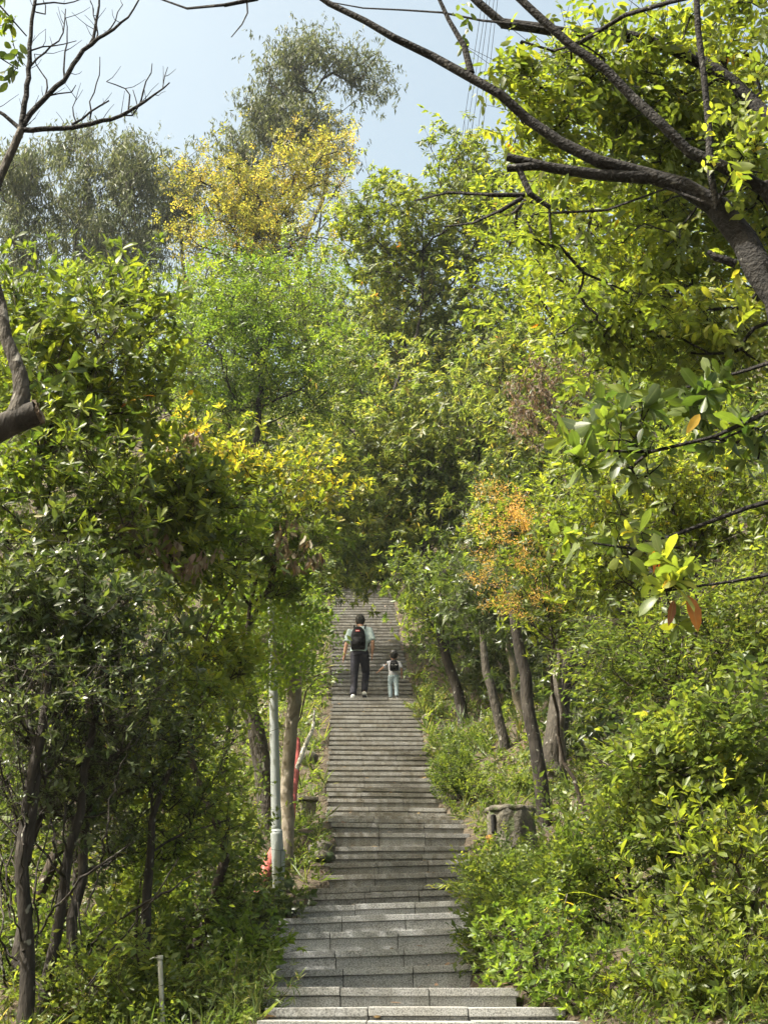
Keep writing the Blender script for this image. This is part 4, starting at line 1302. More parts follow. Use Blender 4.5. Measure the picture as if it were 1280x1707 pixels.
# ------------------------------------------------------------------ foreground left: sawn-off limb and bare twigs
D1 = 7.0
t0 = rooted([(-170, 1500), (-160, 1100), (-110, 830), (-50, 745), (0, 712), (40, 696), (60, 689)], [40, 38, 33, 29, 25, 22, 23.5], D1)
sh = stem([(30, 690), (38, 660), (33, 620), (15, 575), (0, 500), (-18, 420), (-15, 345), (0, 295), (20, 250), (36, 216)], [19, 16, 14, 12, 10, 9, 9, 8.5, 8, 7.5], D1)
tw = [stem(p, r, D1) for p, r in [
    ([(36, 216), (44, 160), (49, 110), (52, 50), (60, -5), (75, -60)], [6, 5.5, 5, 4, 3.5, 2]),
    ([(36, 216), (60, 180), (100, 140), (150, 76), (190, 48), (215, 25), (236, -8)], [6, 5.5, 5, 4.5, 3, 2.2, 1.5]),
    ([(150, 76), (160, 40), (166, -5)], [3.5, 3, 2]),
    ([(36, 216), (100, 214), (165, 203), (214, 188), (235, 172), (258, 158), (283, 138)], [6, 5, 4.5, 3.5, 3, 2.2, 1.3]),
    ([(120, 208), (150, 188), (182, 168)], [2.6, 2.2, 1.6]),
    ([(36, 216), (18, 200), (-8, 182)], [4.5, 4, 3]),
    ([(214, 188), (212, 150), (192, 140), (178, 136)], [1.8, 1.5, 1.2, .9]),
    ([(235, 172), (240, 150), (252, 122), (254, 106)], [1.8, 1.5, 1.2, .8]),
    ([(258, 158), (268, 150), (275, 128), (280, 112)], [1.6, 1.3, 1, .7]),
    ([(150, 200), (152, 170), (165, 130), (167, 95)], [1.8, 1.5, 1.2, .8]),
    ([(200, 192), (226, 190), (228, 175), (222, 150)], [1.8, 1.5, 1.2, .8]),
    ([(128, 206), (122, 188), (128, 165)], [1.6, 1.3, .8]),
    ([(75, 165), (78, 130), (62, 112), (58, 90)], [2, 1.6, 1.2, .9]),
    ([(80, 160), (100, 155), (125, 152), (127, 142)], [1.8, 1.5, 1.2, .8]),
    ([(52, 110), (80, 82), (104, 60), (110, 15)], [2.4, 2, 1.5, 1]),
    ([(50, 85), (72, 80), (100, 75), (128, 68)], [2, 1.6, 1.3, .8]),
    ([(108, 130), (108, 100), (112, 60), (110, 30)], [2.2, 1.8, 1.3, .9]),
    ([(160, 70), (164, 48), (156, 30), (155, 10)], [2, 1.6, 1.2, .8]),
    ([(175, 58), (190, 45), (196, 25), (205, 8)], [1.8, 1.5, 1.2, .8]),
    ([(58, 8), (90, 5), (120, 4), (142, -4)], [2.2, 1.8, 1.4, 1]),
    ([(60, 20), (75, 26), (78, 12), (70, -5)], [1.6, 1.4, 1.2, .9])]]
rootp = empty('pruned_tree', tuple(t0[0][0]))
tag(rootp, 'leafless tree with a sawn-off limb and bare twigs at the left edge', 'tree')
for nm, lst, mt in (('trunk', [t0], 'bark_dark'), ('limb', [sh], 'bark_grey'), ('twigs', tw, 'bark_limb')):
    s = Skel()
    for pts, radii in lst: s.line(pts, radii, seg=.06 if nm == 'twigs' else .12, wob=.004)
    # fine twiglets
    if nm == 'twigs':
        rg = np.random.default_rng(5)
        ids = rg.choice(len(s.p), 70)
        for i in ids:
            Lr = rg.uniform(.05, .16)
            a = s.p[i]
            d = norm(np.array([rg.normal(.2, .5), rg.normal(0, .4), rg.uniform(.2, 1)]))
            s.line([a, a + d * Lr * .5, a + d * Lr + np.array([rg.normal(0, .02), 0, .03])], [.0026, .002, .0012], seg=.05, wob=.002)
    o = link(nm, branch_mesh(nm, s, .002, sides=(5, 8, 14), cut=(.008, .03)), rootp, MATS[mt])
    o.matrix_parent_inverse = Matrix.Translation(-Vector(rootp.location))
# sawn face
cA, cB = np.array(t0[0][-2]), np.array(t0[0][-1])
ax = norm(cB - cA)
bm = bmesh.new()
bmesh.ops.create_cone(bm, cap_ends=True, segments=18, radius1=23.5 * D1 / F * 1.0, radius2=23.5 * D1 / F * .84, depth=.02)
for v in bm.verts: v.co += Vector(R.normal(0, .007, 3))
o = link('sawn_end', pack('sawn_end', bm), rootp, MATS['cut_wood'])
q = Vector(ax).to_track_quat('Z', 'Y').to_matrix().to_4x4()
o.matrix_parent_inverse = Matrix.Translation(-Vector(rootp.location))
o.matrix_basis = Matrix.Translation(Vector(cB + ax * .02)) @ q

# leafy twig hanging into the top left corner
b1 = stem([(-260, -120), (-120, -60), (-30, -20), (20, 20), (45, 60)], [9, 6, 4, 2.5, 1.5], 5)
b2 = stem([(-120, -60), (-60, 40), (0, 90), (30, 115)], [5, 3, 2, 1.2], 5)
b0 = rooted([(-500, 1500), (-460, 800), (-380, 200), (-260, -120)], [40, 36, 24, 12], 5)
plant('corner_leaf_tree', 'green leaves of a tree hanging into the top left corner', 'tree',
      [lobe(*l) for l in [(5, 30, 35, 35, 5, .1), (15, 100, 25, 35, 5, .1), (-60, 60, 50, 60, 5, .2)]], b0[0][0][:2],
      ('alt', .06, 'ell', 3, .5, 'leaf_broad'), 14, 1, 203, stems=[b0, b1, b2], bark='bark_limb', r_tip=.002, spread=.03, gap=-1, singles=80, updir=-.6, k_path=.05)

# ------------------------------------------------------------------ small things along the steps
def tube_mesh(name, pts, radii, sides=12, seg=.05, caps=True, ripple=None):
    s = Skel()
    s.line(pts, radii, seg=seg, wob=0)
    p, r = np.array(s.p), np.array(s.rad)
    if ripple:
        t = np.concatenate([[0], np.cumsum(np.linalg.norm(np.diff(p, axis=0), axis=1))])
        r = r * (1 + ripple[0] * np.sign(np.sin(t * 2 * math.pi / ripple[1])))
    T = norm(np.gradient(p, axis=0))
    ref = np.array([.2, .95, .1])
    bm = bmesh.new()
    rings = []
    for c, t, rr in zip(p, T, r):
        u = norm(ref - t * (t @ ref))
        v = np.cross(t, u)
        rings.append([bm.verts.new(Vector(c + rr * (u * math.cos(a) + v * math.sin(a)))) for a in np.arange(sides) * 2 * math.pi / sides])
    for A_, B_ in zip(rings[:-1], rings[1:]):
        for k in range(sides):
            bm.faces.new((A_[k], A_[(k + 1) % sides], B_[(k + 1) % sides], B_[k]))
    if caps:
        bm.faces.new(rings[0][::-1])
        bm.faces.new(rings[-1])
    bmesh.ops.recalc_face_normals(bm, faces=bm.faces[:])
    return pack(name, bm, True)


def put(o, root):
    o.matrix_parent_inverse = Matrix.Translation(-Vector(root.location))
    return o


rough_mat('lamp_paint', [(.3, (.19, .21, .205)), (.6, (.25, .27, .265)), (.8, (.29, .31, .30))], scale=4, rough=.5, spec=.4, bump=.1, stretch=(1, 1, .25), dots=(9, .7, (.12, .13, .11)))
plain_mat('lamp_seam', (.10, .12, .115), rough=.7)
rough_mat('red_plastic', [(.3, (.20, .045, .04)), (.7, (.34, .09, .078))], scale=9, rough=.5, bump=.1, dots=(12, .68, (.22, .12, .09)))
rough_mat('white_pipe', [(.3, (.24, .24, .20)), (.7, (.40, .40, .35))], scale=9, rough=.5, bump=.1, dots=(20, .66, (.2, .19, .14)))
rough_mat('white_bark', [(.35, (.22, .21, .18)), (.55, (.5, .48, .43))], scale=14, rough=.8, bump=.5, dots=(16, .6, (.10, .09, .07)))
plain_mat('black_gap', (.012, .011, .01), rough=.95)
rough_mat('orange_lichen', [(.35, (.12, .085, .04)), (.65, (.38, .19, .03))], scale=20, bump=.6)
rough_mat('grey_board', [(.3, (.035, .04, .042)), (.7, (.085, .09, .095))], scale=6, stretch=(1, 1, .2), bump=.3)
plain_mat('cable', (.04, .042, .045), rough=.6)

# lamp post
base = P(465, 1492, 14.5)
base[2] = gz(base[0], base[1])
lp = tag(empty('lamp_post', tuple(base)), 'grey-green metal lamp post left of the steps', 'lamp post')
j1, top = P(461, 1386, 14.5), P(453, 1010, 14.5)
b0 = base - np.array([0, 0, .15])
put(link('base_section', tube_mesh('base_section', [b0, base, j1 + (j1 - base) * .02], [.067, .065, .063], 20), lp, MATS['lamp_paint']), lp)
put(link('collar', tube_mesh('collar', [j1 - (j1 - base) * .012, j1 + (j1 - base) * .035], [.0645, .054], 20), lp, MATS['lamp_seam']), lp)
put(link('pole', tube_mesh('pole', [j1, j1 + (top - j1) * .5, top], [.052, .048, .043], 18), lp, MATS['lamp_paint']), lp)
# access door: a slightly proud curved plate with dark seam, low on the section
for nm, ex, rr, mt in (('door_seam', .014, .0664, 'lamp_seam'), ('access_door', 0, .0685, 'lamp_paint')):
    bm = bmesh.new()
    za, zb = .13 - ex, .42 + ex
    a0, a1 = math.radians(-72 - ex * 600), math.radians(-38 + ex * 600)
    g_ = []
    for zz in (za, zb):
        for rad in (rr, rr - .006):
            g_.append([bm.verts.new((base[0] + rad * math.cos(a), base[1] + rad * math.sin(a), base[2] + zz)) for a in np.linspace(a0, a1, 7)])
    for k in range(6):
        bm.faces.new((g_[0][k], g_[0][k + 1], g_[2][k + 1], g_[2][k]))
        bm.faces.new((g_[0][k], g_[1][k], g_[1][k + 1], g_[0][k + 1]))
        bm.faces.new((g_[2][k], g_[2][k + 1], g_[3][k + 1], g_[3][k]))
    bm.faces.new((g_[0][0], g_[2][0], g_[3][0], g_[1][0]))
    bm.faces.new((g_[0][6], g_[1][6], g_[3][6], g_[2][6]))
    put(link(nm, pack(nm, bm), lp, MATS[mt]), lp)

# corrugated conduit running up the bank
pts = [P(415, 1512, 14.3), P(428, 1490, 14.6), P(448, 1440, 15.0), P(470, 1400, 15.8), P(481, 1375, 16.4), P(487, 1320, 17.2), P(492, 1275, 18.0), P(493, 1235, 18.6)]
tag(link('corrugated_pipe', tube_mesh('corrugated_pipe', pts, [.062] * 8, 14, .011, True, (.035, .044)), None, MATS['red_plastic']), 'red corrugated pipe running up the bank behind the lamp post', 'pipe')
# white pipe post
pb = P(275, 1720, 8.8)
pb[2] = gz(pb[0], pb[1]) - .1
pt = P(267, 1596, 8.8)
wp = tag(empty('pipe_post', tuple(pb)), 'thin white plastic pipe post in the lower left undergrowth', 'post')
put(link('pipe', tube_mesh('pipe', [pb, (pb + pt) / 2, pt], [.016, .0155, .015], 14), wp, MATS['white_pipe']), wp)
put(link('cap', tube_mesh('cap', [pt - (pt - pb) * .03, pt + np.array([0, 0, .012])], [.0195, .0195], 14), wp, MATS['white_pipe']), wp)
put(link('tie', tube_mesh('tie', [pt + np.array([.018, -.01, -.01]), pt + np.array([-.03, -.02, 0]), pt + np.array([-.06, -.01, -.012])], [.006, .005, .003], 6), wp, MATS['white_pipe']), wp)
# whitish sapling on the left bank
sb = [P(492, 1340, 17.6), P(491, 1300, 17.7), P(502, 1262, 17.9), P(512, 1235, 18.1), P(522, 1212, 18.3), P(524, 1185, 18.4)]
tag(link('white_sapling', tube_mesh('white_sapling', sb, [.034, .032, .03, .028, .024, .012], 9), None, MATS['white_bark']), 'crooked white-barked sapling between the lamp post and the steps', 'sapling')
# small mossy concrete block
cb = P(516, 1310, 18.8)
cz = gz(cb[0], cb[1])
blk = tag(empty('concrete_block', (cb[0], cb[1], cz)), 'small mossy concrete block on the left bank beside the steps', 'block')
for nm, w_, h_, z_ in (('foot', .30, .06, .05), ('body', .20, .20, .248), ('cap', .27, .05, .30)):
    o = link(nm, box_mesh(nm, w_, w_, h_, .012, 2), blk, MATS['concrete_mossy'])
    o.location = (0, -w_ / 2, z_ + .0)
    o.rotation_euler = (0, 0, .12)
# dark board leaning in the undergrowth
bd = box_mesh('leaning_board', .12, .03, .75, .004)
o = link('leaning_board', bd, None, MATS['grey_board'])
c = P(428, 1428, 14.9)
o.location = tuple(c)
o.rotation_euler = (math.radians(12), math.radians(34), .3)
tag(o, 'dark weathered board leaning in the weeds behind the lamp post', 'board')

# concrete stump-shaped bin
c = P(853, 1424, 15.5)
cz = gz(c[0], c[1]) - .08
Ht = P(853, 1347, 15.5)[2] - cz
sb_ = tag(empty('concrete_stump', (c[0], c[1], cz)), 'mossy concrete stump-shaped bin on the right bank beside the steps', 'bin')


def lathe_noise(name, prof, sides=36, amp=.012, flutes=9, seed=1.0):
    bm = bmesh.new()
    rings = []
    for r_, z_ in prof:
        ring = []
        for k in range(sides):
            a_ = 2 * math.pi * k / sides
            q = np.array([math.cos(a_) * 2, math.sin(a_) * 2, z_ * 3])
            rr = r_ * (1 + .065 * math.sin(a_ * flutes + 1.2 * math.sin(z_ * 5)) * (1 if r_ > .1 else 0)) + amp * float(vnoise(q, 2.0, seed))
            ring.append(bm.verts.new((rr * math.cos(a_), rr * math.sin(a_), z_ + amp * .5 * float(vnoise(q, 3.0, seed + 2)))))
        rings.append(ring)
    for A_, B_ in zip(rings[:-1], rings[1:]):
        for k in range(sides):
            bm.faces.new((A_[k], A_[(k + 1) % sides], B_[(k + 1) % sides], B_[k]))
    bm.faces.new(rings[-1])
    return pack(name, bm, True)


link('body', lathe_noise('body', [(.30, 0), (.275, .15), (.262, Ht * .5), (.258, Ht * .8), (.262, Ht - .01)]), sb_, MATS['concrete_mossy'])
o = link('rim', lathe_noise('rim', [(.25, Ht - .055), (.266, Ht - .05), (.271, Ht - .025), (.264, Ht), (.245, Ht + .010), (.19, Ht + .012), (.17, Ht - .02)], seed=4), sb_, MATS['concrete_mossy'])
o = link('slot', box_mesh('slot', .05, .06, .20, .01), sb_, MATS['black_gap'])
o.location = (-.225, -.165, Ht - .088)
o.rotation_euler = (0, 0, -.9)
bm = bmesh.new()
g_ = []
for zi, zz in enumerate(np.linspace(.18, .36, 7)):
    row = []
    for k, a_ in enumerate(np.linspace(math.radians(196), math.radians(222) - .05 * math.sin(zi * 2.2), 5)):
        rr = .300 + .008 * math.sin(k * 2 + zi * 1.3)
        row.append(bm.verts.new((rr * math.cos(a_), rr * math.sin(a_), zz)))
    g_.append(row)
for A_, B_ in zip(g_[:-1], g_[1:]):
    for k in range(4):
        bm.faces.new((A_[k], A_[k + 1], B_[k + 1], B_[k]))
link('lichen_patch', pack('lichen_patch', bm, True), sb_, MATS['orange_lichen'])

# rocks on the banks
def rock(px, py, d, r_, label, seed):
    c = P(px, py, d)
    z = gz(c[0], c[1])
    rg = np.random.default_rng(seed)
    bm = bmesh.new()
    bmesh.ops.create_icosphere(bm, subdivisions=3, radius=1)
    sc = np.array([r_ * rg.uniform(.9, 1.3), r_ * rg.uniform(.8, 1.1), r_ * rg.uniform(.6, .85)])
    for v in bm.verts:
        q = np.array(v.co)
        f = 1 + .22 * float(vnoise(q, 1.6, seed)) + .08 * float(vnoise(q, 4.5, seed))
        v.co = Vector(q * f * sc)
    o = link('rock', pack('rock', bm, True), None, MATS['rock'])
    o.location = (c[0], c[1], z + r_ * .3)
    tag(o, label, 'rock', 'rocks on the banks')


rock(716, 1185, 25.5, .13, 'pinkish rock in the weeds right below the leaning tree', 1)
rock(707, 1150, 27, .11, 'small pale rock on the right bank near the child\'s feet', 2)
rock(514, 1195, 22.5, .17, 'pale rock on the left bank above the white-barked sapling', 3)
rock(536, 1392, 16.4, .13, 'low stone wedged against the steps on the left, at the middle landing', 4)
rock(537, 1414, 15.9, .12, 'dark stone below another, left of the brown-stained steps', 5)

# overhead power cables
for k, (xa, xb) in enumerate([(783, 804), (790, 811), (797, 816), (806, 823), (813, 829)]):
    za = 40 + .6 * (k % 2)
    def at(px, py, H):
        q = P(px, py, 1.0)
        f = (H - EYE) / (q[2] - EYE)
        return q * np.array([f, f, 0]) + np.array([0, 0, H])
    p0, p1 = at(xb, 0, za), at(xa, 140, za)
    dv = p1 - p0
    pts = [p0 - dv * 5, p0 - dv * 1.5, p0, p1, p1 + dv * 2.5]
    tag(link('power_cable', tube_mesh('power_cable', pts, [.012] * 5, 6, 3.0), None, MATS['cable']),
        ['power cable nearest the tall eucalyptus, leftmost of the five', 'second overhead power cable from the tall eucalyptus', 'middle one of the five overhead power cables', 'fourth overhead power cable from the tall eucalyptus', 'overhead power cable nearest the big leafy limb, rightmost of five'][k],
        'cable', 'overhead power cables')

# strap-leaved plant with yellow arching blades
c = P(905, 1560, 10.2)
rg = np.random.default_rng(44)
sp_ = tag(empty('strap_leaf_plant', (c[0], c[1], gz(c[0], c[1]))), 'plant with long arching yellow-green strap leaves beside the small-leaved shrub', 'plant')
z_b = gz(c[0], c[1])
crown_c = P(945, 1490, 10.2)
st_m = tube_mesh('stalk', [np.array([c[0], c[1], z_b]), (np.array([c[0], c[1], z_b]) + crown_c) / 2 + np.array([.03, 0, .05]), crown_c], [.008, .006, .004], 6)
put(link('stalk', st_m, sp_, MATS['twig_grey']), sp_)
for k in range(13):
    f = k / 12
    p = crown_c + (np.array([c[0], c[1], z_b + .25]) - crown_c) * f * .75
    V, T = unit_leaf('lance', 3, .55, .3, .13)
    me = tri_mesh('blade', V, T, {'tint': np.full(len(V), rg.uniform(.3, 1)), 'clump': np.full(len(V), .6)})
    o = link('blade', me, sp_, MATS['leaf_yellow'])
    az = rg.uniform(2.4, 4.2) if k % 3 else rg.uniform(-.6, .6)
    o.matrix_parent_inverse = Matrix.Translation(-Vector(sp_.location))
    o.matrix_basis = Matrix.Translation(Vector(p)) @ Matrix.Rotation(az, 4, 'Z') @ Matrix.Rotation(rg.uniform(-.5, .1), 4, 'Y') @ Matrix.Scale(rg.uniform(.18, .3), 4)

# ------------------------------------------------------------------ the two walkers
plain_mat('skin', (.36, .20, .135), rough=.55, var=.06)
plain_mat('hair', (.012, .010, .009), rough=.6, var=.3, scale=80)
plain_mat('shirt_pale', (.33, .41, .43), rough=.85, var=.05, scale=12)
plain_mat('shirt_grey', (.36, .37, .42), rough=.85, var=.05, scale=12)
plain_mat('trousers_dark', (.012, .012, .02), rough=.85, var=.15, scale=14)
plain_mat('jeans_light', (.27, .345, .40), rough=.85, var=.12, scale=22)
plain_mat('bag_black', (.005, .005, .006), rough=.8, spec=.15, var=.2)
plain_mat('bag_red', (.55, .05, .06), rough=.6)
plain_mat('bag_white', (.7, .7, .7), rough=.6)
plain_mat('shoe_white', (.6, .6, .58), rough=.6)
plain_mat('shoe_dark', (.03, .03, .032), rough=.7)


def loft(bm, pts, radii, n=14):
    """closed tube with elliptical rings: radii (side, depth)"""
    p = np.array(pts, float)
    T = norm(np.gradient(p, axis=0))
    rings = []
    for c, t, r in zip(p, T, radii):
        rx, ry = (r, r) if np.isscalar(r) else r
        side = np.array([1.0, 0, 0]) if abs(t[0]) < .8 else np.array([0, 0, 1.0])
        u = norm(side - t * (t @ side))
        v = np.cross(t, u)
        rings.append([bm.verts.new(Vector(c + u * rx * math.cos(a) + v * ry * math.sin(a))) for a in np.arange(n) * 2 * math.pi / n])
    for A_, B_ in zip(rings[:-1], rings[1:]):
        for k in range(n):
            bm.faces.new((A_[k], A_[(k + 1) % n], B_[(k + 1) % n], B_[k]))
    for ring, s_ in ((rings[0], -1), (rings[-1], 1)):
        c = sum((v.co for v in ring), Vector()) / n
        bm.faces.new(ring if s_ > 0 else ring[::-1])


def ball(bm, c, r, seg=14):
    m_ = Matrix.Translation(Vector(c)) @ Matrix.Diagonal((*r, 1))
    bmesh.ops.create_uvsphere(bm, u_segments=seg, v_segments=seg - 4, radius=1, matrix=m_)


def fuse(name, bm, voxel, smooth=2):
    bmesh.ops.recalc_face_normals(bm, faces=bm.faces[:])
    me = pack(name, bm)
    o = bpy.data.objects.new('tmp', me)
    COL.objects.link(o)
    m1 = o.modifiers.new('r', 'REMESH')
    m1.mode = 'VOXEL'
    m1.voxel_size = voxel
    m2 = o.modifiers.new('s', 'SMOOTH')
    m2.iterations = smooth
    m2.factor = .5
    dg = bpy.context.evaluated_depsgraph_get()
    out_ = bpy.data.meshes.new_from_object(o.evaluated_get(dg))
    bpy.data.objects.remove(o)
    out_.name = name
    for p_ in out_.polygons: p_.use_smooth = True
    return out_


def hand(bm, wrist, elbow, s, side, spread=.1):
    """palm, four unequal fingers with a bend, thumb from the side of the palm"""
    d_ = norm(np.array(wrist) - np.array(elbow))
    fw = norm(np.array([0, 1.0, 0]) - d_ * d_[1])          # forward
    out_ = norm(np.cross(d_, fw))
    w_ = np.array(wrist, float)
    loft(bm, [w_ - d_ * .01 * s, w_ + d_ * .03 * s, w_ + d_ * .085 * s], [.024 * s, (.022 * s, .036 * s), (.018 * s, .040 * s)], 10)
    for k, (o_, L_) in enumerate(((.030, .072), (.010, .082), (-.010, .076), (-.029, .058))):
        b_ = w_ + d_ * .078 * s + fw * o_ * s
        m_ = b_ + (d_ + fw * o_ * 4 * spread) * L_ * .5 * s
        e_ = m_ + (d_ * .8 + out_ * side * .45 + fw * o_ * 4 * spread) * L_ * .5 * s
        loft(bm, [b_, m_, e_], [.0095 * s, .0088 * s, .0068 * s], 8)
    b_ = w_ + d_ * .03 * s + fw * .03 * s
    loft(bm, [b_, b_ + (fw * .7 + d_ * .7) * .035 * s, b_ + (fw * .6 + d_) * .058 * s], [.013 * s, .011 * s, .008 * s], 8)


def person(label, loc, J, s, head_r, mats, scale, rz=0.0, voxel=.015):
    """J: joints in metres, x right, y forward (up the steps), z up"""
    root = empty('person', loc, rz)
    tag(root, label, 'person')
    V3 = {k: np.array(v, float) for k, v in J.items()}
    bm = bmesh.new()
    tor = [V3['pelvis'] - [0, 0, .03 * s], V3['pelvis'], V3['waist'], V3['chest'], V3['shoulder'], V3['neck']]
    tr_ = [(.135, .095), (.145, .105), (.13, .095), (.155, .105), (.12, .08), (.055, .058)]
    loft(bm, tor, [(a * s, b * s) for a, b in tr_], 18)
    hd = V3['head']
    loft(bm, [V3['shoulder'], V3['neck'], hd - [0, 0, head_r * .5]], [.06 * s, .054 * s, .052 * s])
    ball(bm, hd, (head_r * .78, head_r * .93, head_r * 1.12), 18)
    ball(bm, hd + [0, head_r * .25, -head_r * .5], (head_r * .6, head_r * .62, head_r * .62))
    loft(bm, [hd + [0, head_r * .86, head_r * .05], hd + [0, head_r * 1.08, -head_r * .22], hd + [0, head_r * .85, -head_r * .3]], [head_r * .09, head_r * .15, head_r * .1], 8)
    for sx in (-1, 1):
        ball(bm, hd + [sx * head_r * .8, 0, -head_r * .08], (head_r * .1, head_r * .2, head_r * .28), 10)
        sd_ = 'L' if sx < 0 else 'R'
        sh_, el, wr = V3['sh' + sd_], V3['el' + sd_], V3['wr' + sd_]
        loft(bm, [V3['shoulder'] + [sx * .05 * s, 0, 0], sh_, (sh_ * .6 + el * .4), el, (el * .55 + wr * .45), wr], [.06 * s, .058 * s, .048 * s, .039 * s, .038 * s, .025 * s])
        hand(bm, wr, el, s, -sx)
        hp, kn, an = V3['hip' + sd_], V3['kn' + sd_], V3['an' + sd_]
        loft(bm, [hp + [0, 0, .06 * s], hp, (hp + kn) / 2, kn, (kn * .6 + an * .4), an], [.075 * s, .085 * s, .07 * s, .053 * s, .052 * s, .036 * s])
        ft = V3['ft' + sd_]
        loft(bm, [an + [0, -.03 * s, -.035 * s], (an + ft) / 2 - [0, 0, .02 * s], ft], [(.036 * s, .04 * s), (.042 * s, .035 * s), (.034 * s, .022 * s)])
    link('body', fuse('body', bm, voxel), root, MATS['skin'])
    # face details
    for sx in (-1, 1):
        bm = bmesh.new()
        ball(bm, hd + [sx * head_r * .3, head_r * .84, head_r * .02], (head_r * .12, head_r * .08, head_r * .07), 10)
        link('eye', pack('eye', bm, True), root, MATS['hair'])
    bm = bmesh.new()
    loft(bm, [hd + [-head_r * .26, head_r * .79, -head_r * .62], hd + [0, head_r * .87, -head_r * .63], hd + [head_r * .26, head_r * .79, -head_r * .62]], [head_r * .04, head_r * .07, head_r * .04], 8)
    link('mouth', pack('mouth', bm, True), root, MATS['skin'])
    # hair
    bm = bmesh.new()
    ball(bm, hd + [0, -head_r * .1, head_r * .14], (head_r * .87, head_r * .95, head_r * 1.08), 20)
    ball(bm, hd + [0, -head_r * .42, -head_r * .25], (head_r * .68, head_r * .5, head_r * .62), 14)
    rg_ = np.random.default_rng(3)
    for _ in range(26):
        v_ = norm(rg_.normal(0, 1, 3))
        if v_[2] < -.1 or v_[1] > .6: continue
        ball(bm, hd + [0, -head_r * .1, head_r * .14] + v_ * np.array([.85, .92, 1.04]) * head_r, (head_r * .17, head_r * .17, head_r * .13), 8)
    for v_ in list(bm.verts):
        if v_.co.y > hd[1] + head_r * .55 and v_.co.z < hd[2] + head_r * .55:
            v_.co.y = hd[1] + head_r * .55
    link('hair', fuse('hair', bm, voxel * .8, 1), root, MATS['hair'])
    # shirt
    bm = bmesh.new()
    hem = V3['pelvis'] - [0, 0, .02 * s]
    loft(bm, [hem, V3['waist'], V3['chest'], V3['shoulder'] + [0, 0, .0], V3['shoulder'] * .4 + V3['neck'] * .6], [(a * s, b * s) for a, b in ((.178, .135), (.168, .128), (.19, .135), (.15, .105), (.072, .072))], 20)
    for sx in (-1, 1):
        sd_ = 'L' if sx < 0 else 'R'
        sh_, el = V3['sh' + sd_], V3['el' + sd_]
        loft(bm, [V3['shoulder'] + [sx * .04 * s, 0, -.005], sh_ + [0, 0, .0], sh_ * .45 + el * .55, sh_ * .12 + el * .88], [.08 * s, .078 * s, .074 * s, .073 * s])
    link('shirt', fuse('shirt', bm, voxel, 3), root, MATS[mats[0]])
    # trousers
    bm = bmesh.new()
    loft(bm, [V3['pelvis'] - [0, 0, .08 * s], V3['pelvis'], V3['waist'] * .6 + V3['pelvis'] * .4], [(.165 * s, .125 * s), (.166 * s, .127 * s), (.15 * s, .115 * s)], 18)
    for sx in (-1, 1):
        sd_ = 'L' if sx < 0 else 'R'
        hp, kn, an = V3['hip' + sd_], V3['kn' + sd_], V3['an' + sd_]
        loft(bm, [hp + [0, 0, .07 * s], hp, (hp + kn) / 2, kn, (kn + an) / 2, an + [0, 0, .0]], [.085 * s, .103 * s, .092 * s, .078 * s, .072 * s, .066 * s])
    link('trousers', fuse('trousers', bm, voxel, 3), root, MATS[mats[1]])
    for sx in (-1, 1):
        sd_ = 'L' if sx < 0 else 'R'
        an, ft = V3['an' + sd_], V3['ft' + sd_]
        d_ = norm(ft - an)
        bm = bmesh.new()
        loft(bm, [an + [0, -.05 * s, -.045 * s], an + [0, -.02 * s, -.04 * s], (an + ft) / 2 - [0, 0, .022 * s], ft, ft + [0, .03 * s, .002]], [(.036 * s, .035 * s), (.045 * s, .05 * s), (.05 * s, .042 * s), (.046 * s, .03 * s), (.03 * s, .02 * s)])
        sh_o = link('shoe', fuse('shoe', bm, voxel * .8, 1), root, MATS[mats[2]])
        bm = bmesh.new()
        loft(bm, [an + [0, -.06 * s, -.082 * s], (an + ft) / 2 - [0, 0, .058 * s], ft + [0, .035 * s, -.03 * s]], [(.036 * s, .014 * s), (.052 * s, .014 * s), (.036 * s, .013 * s)], 16)
        link('sole', pack('sole', bm, True), sh_o, MATS[mats[3]])
    return root


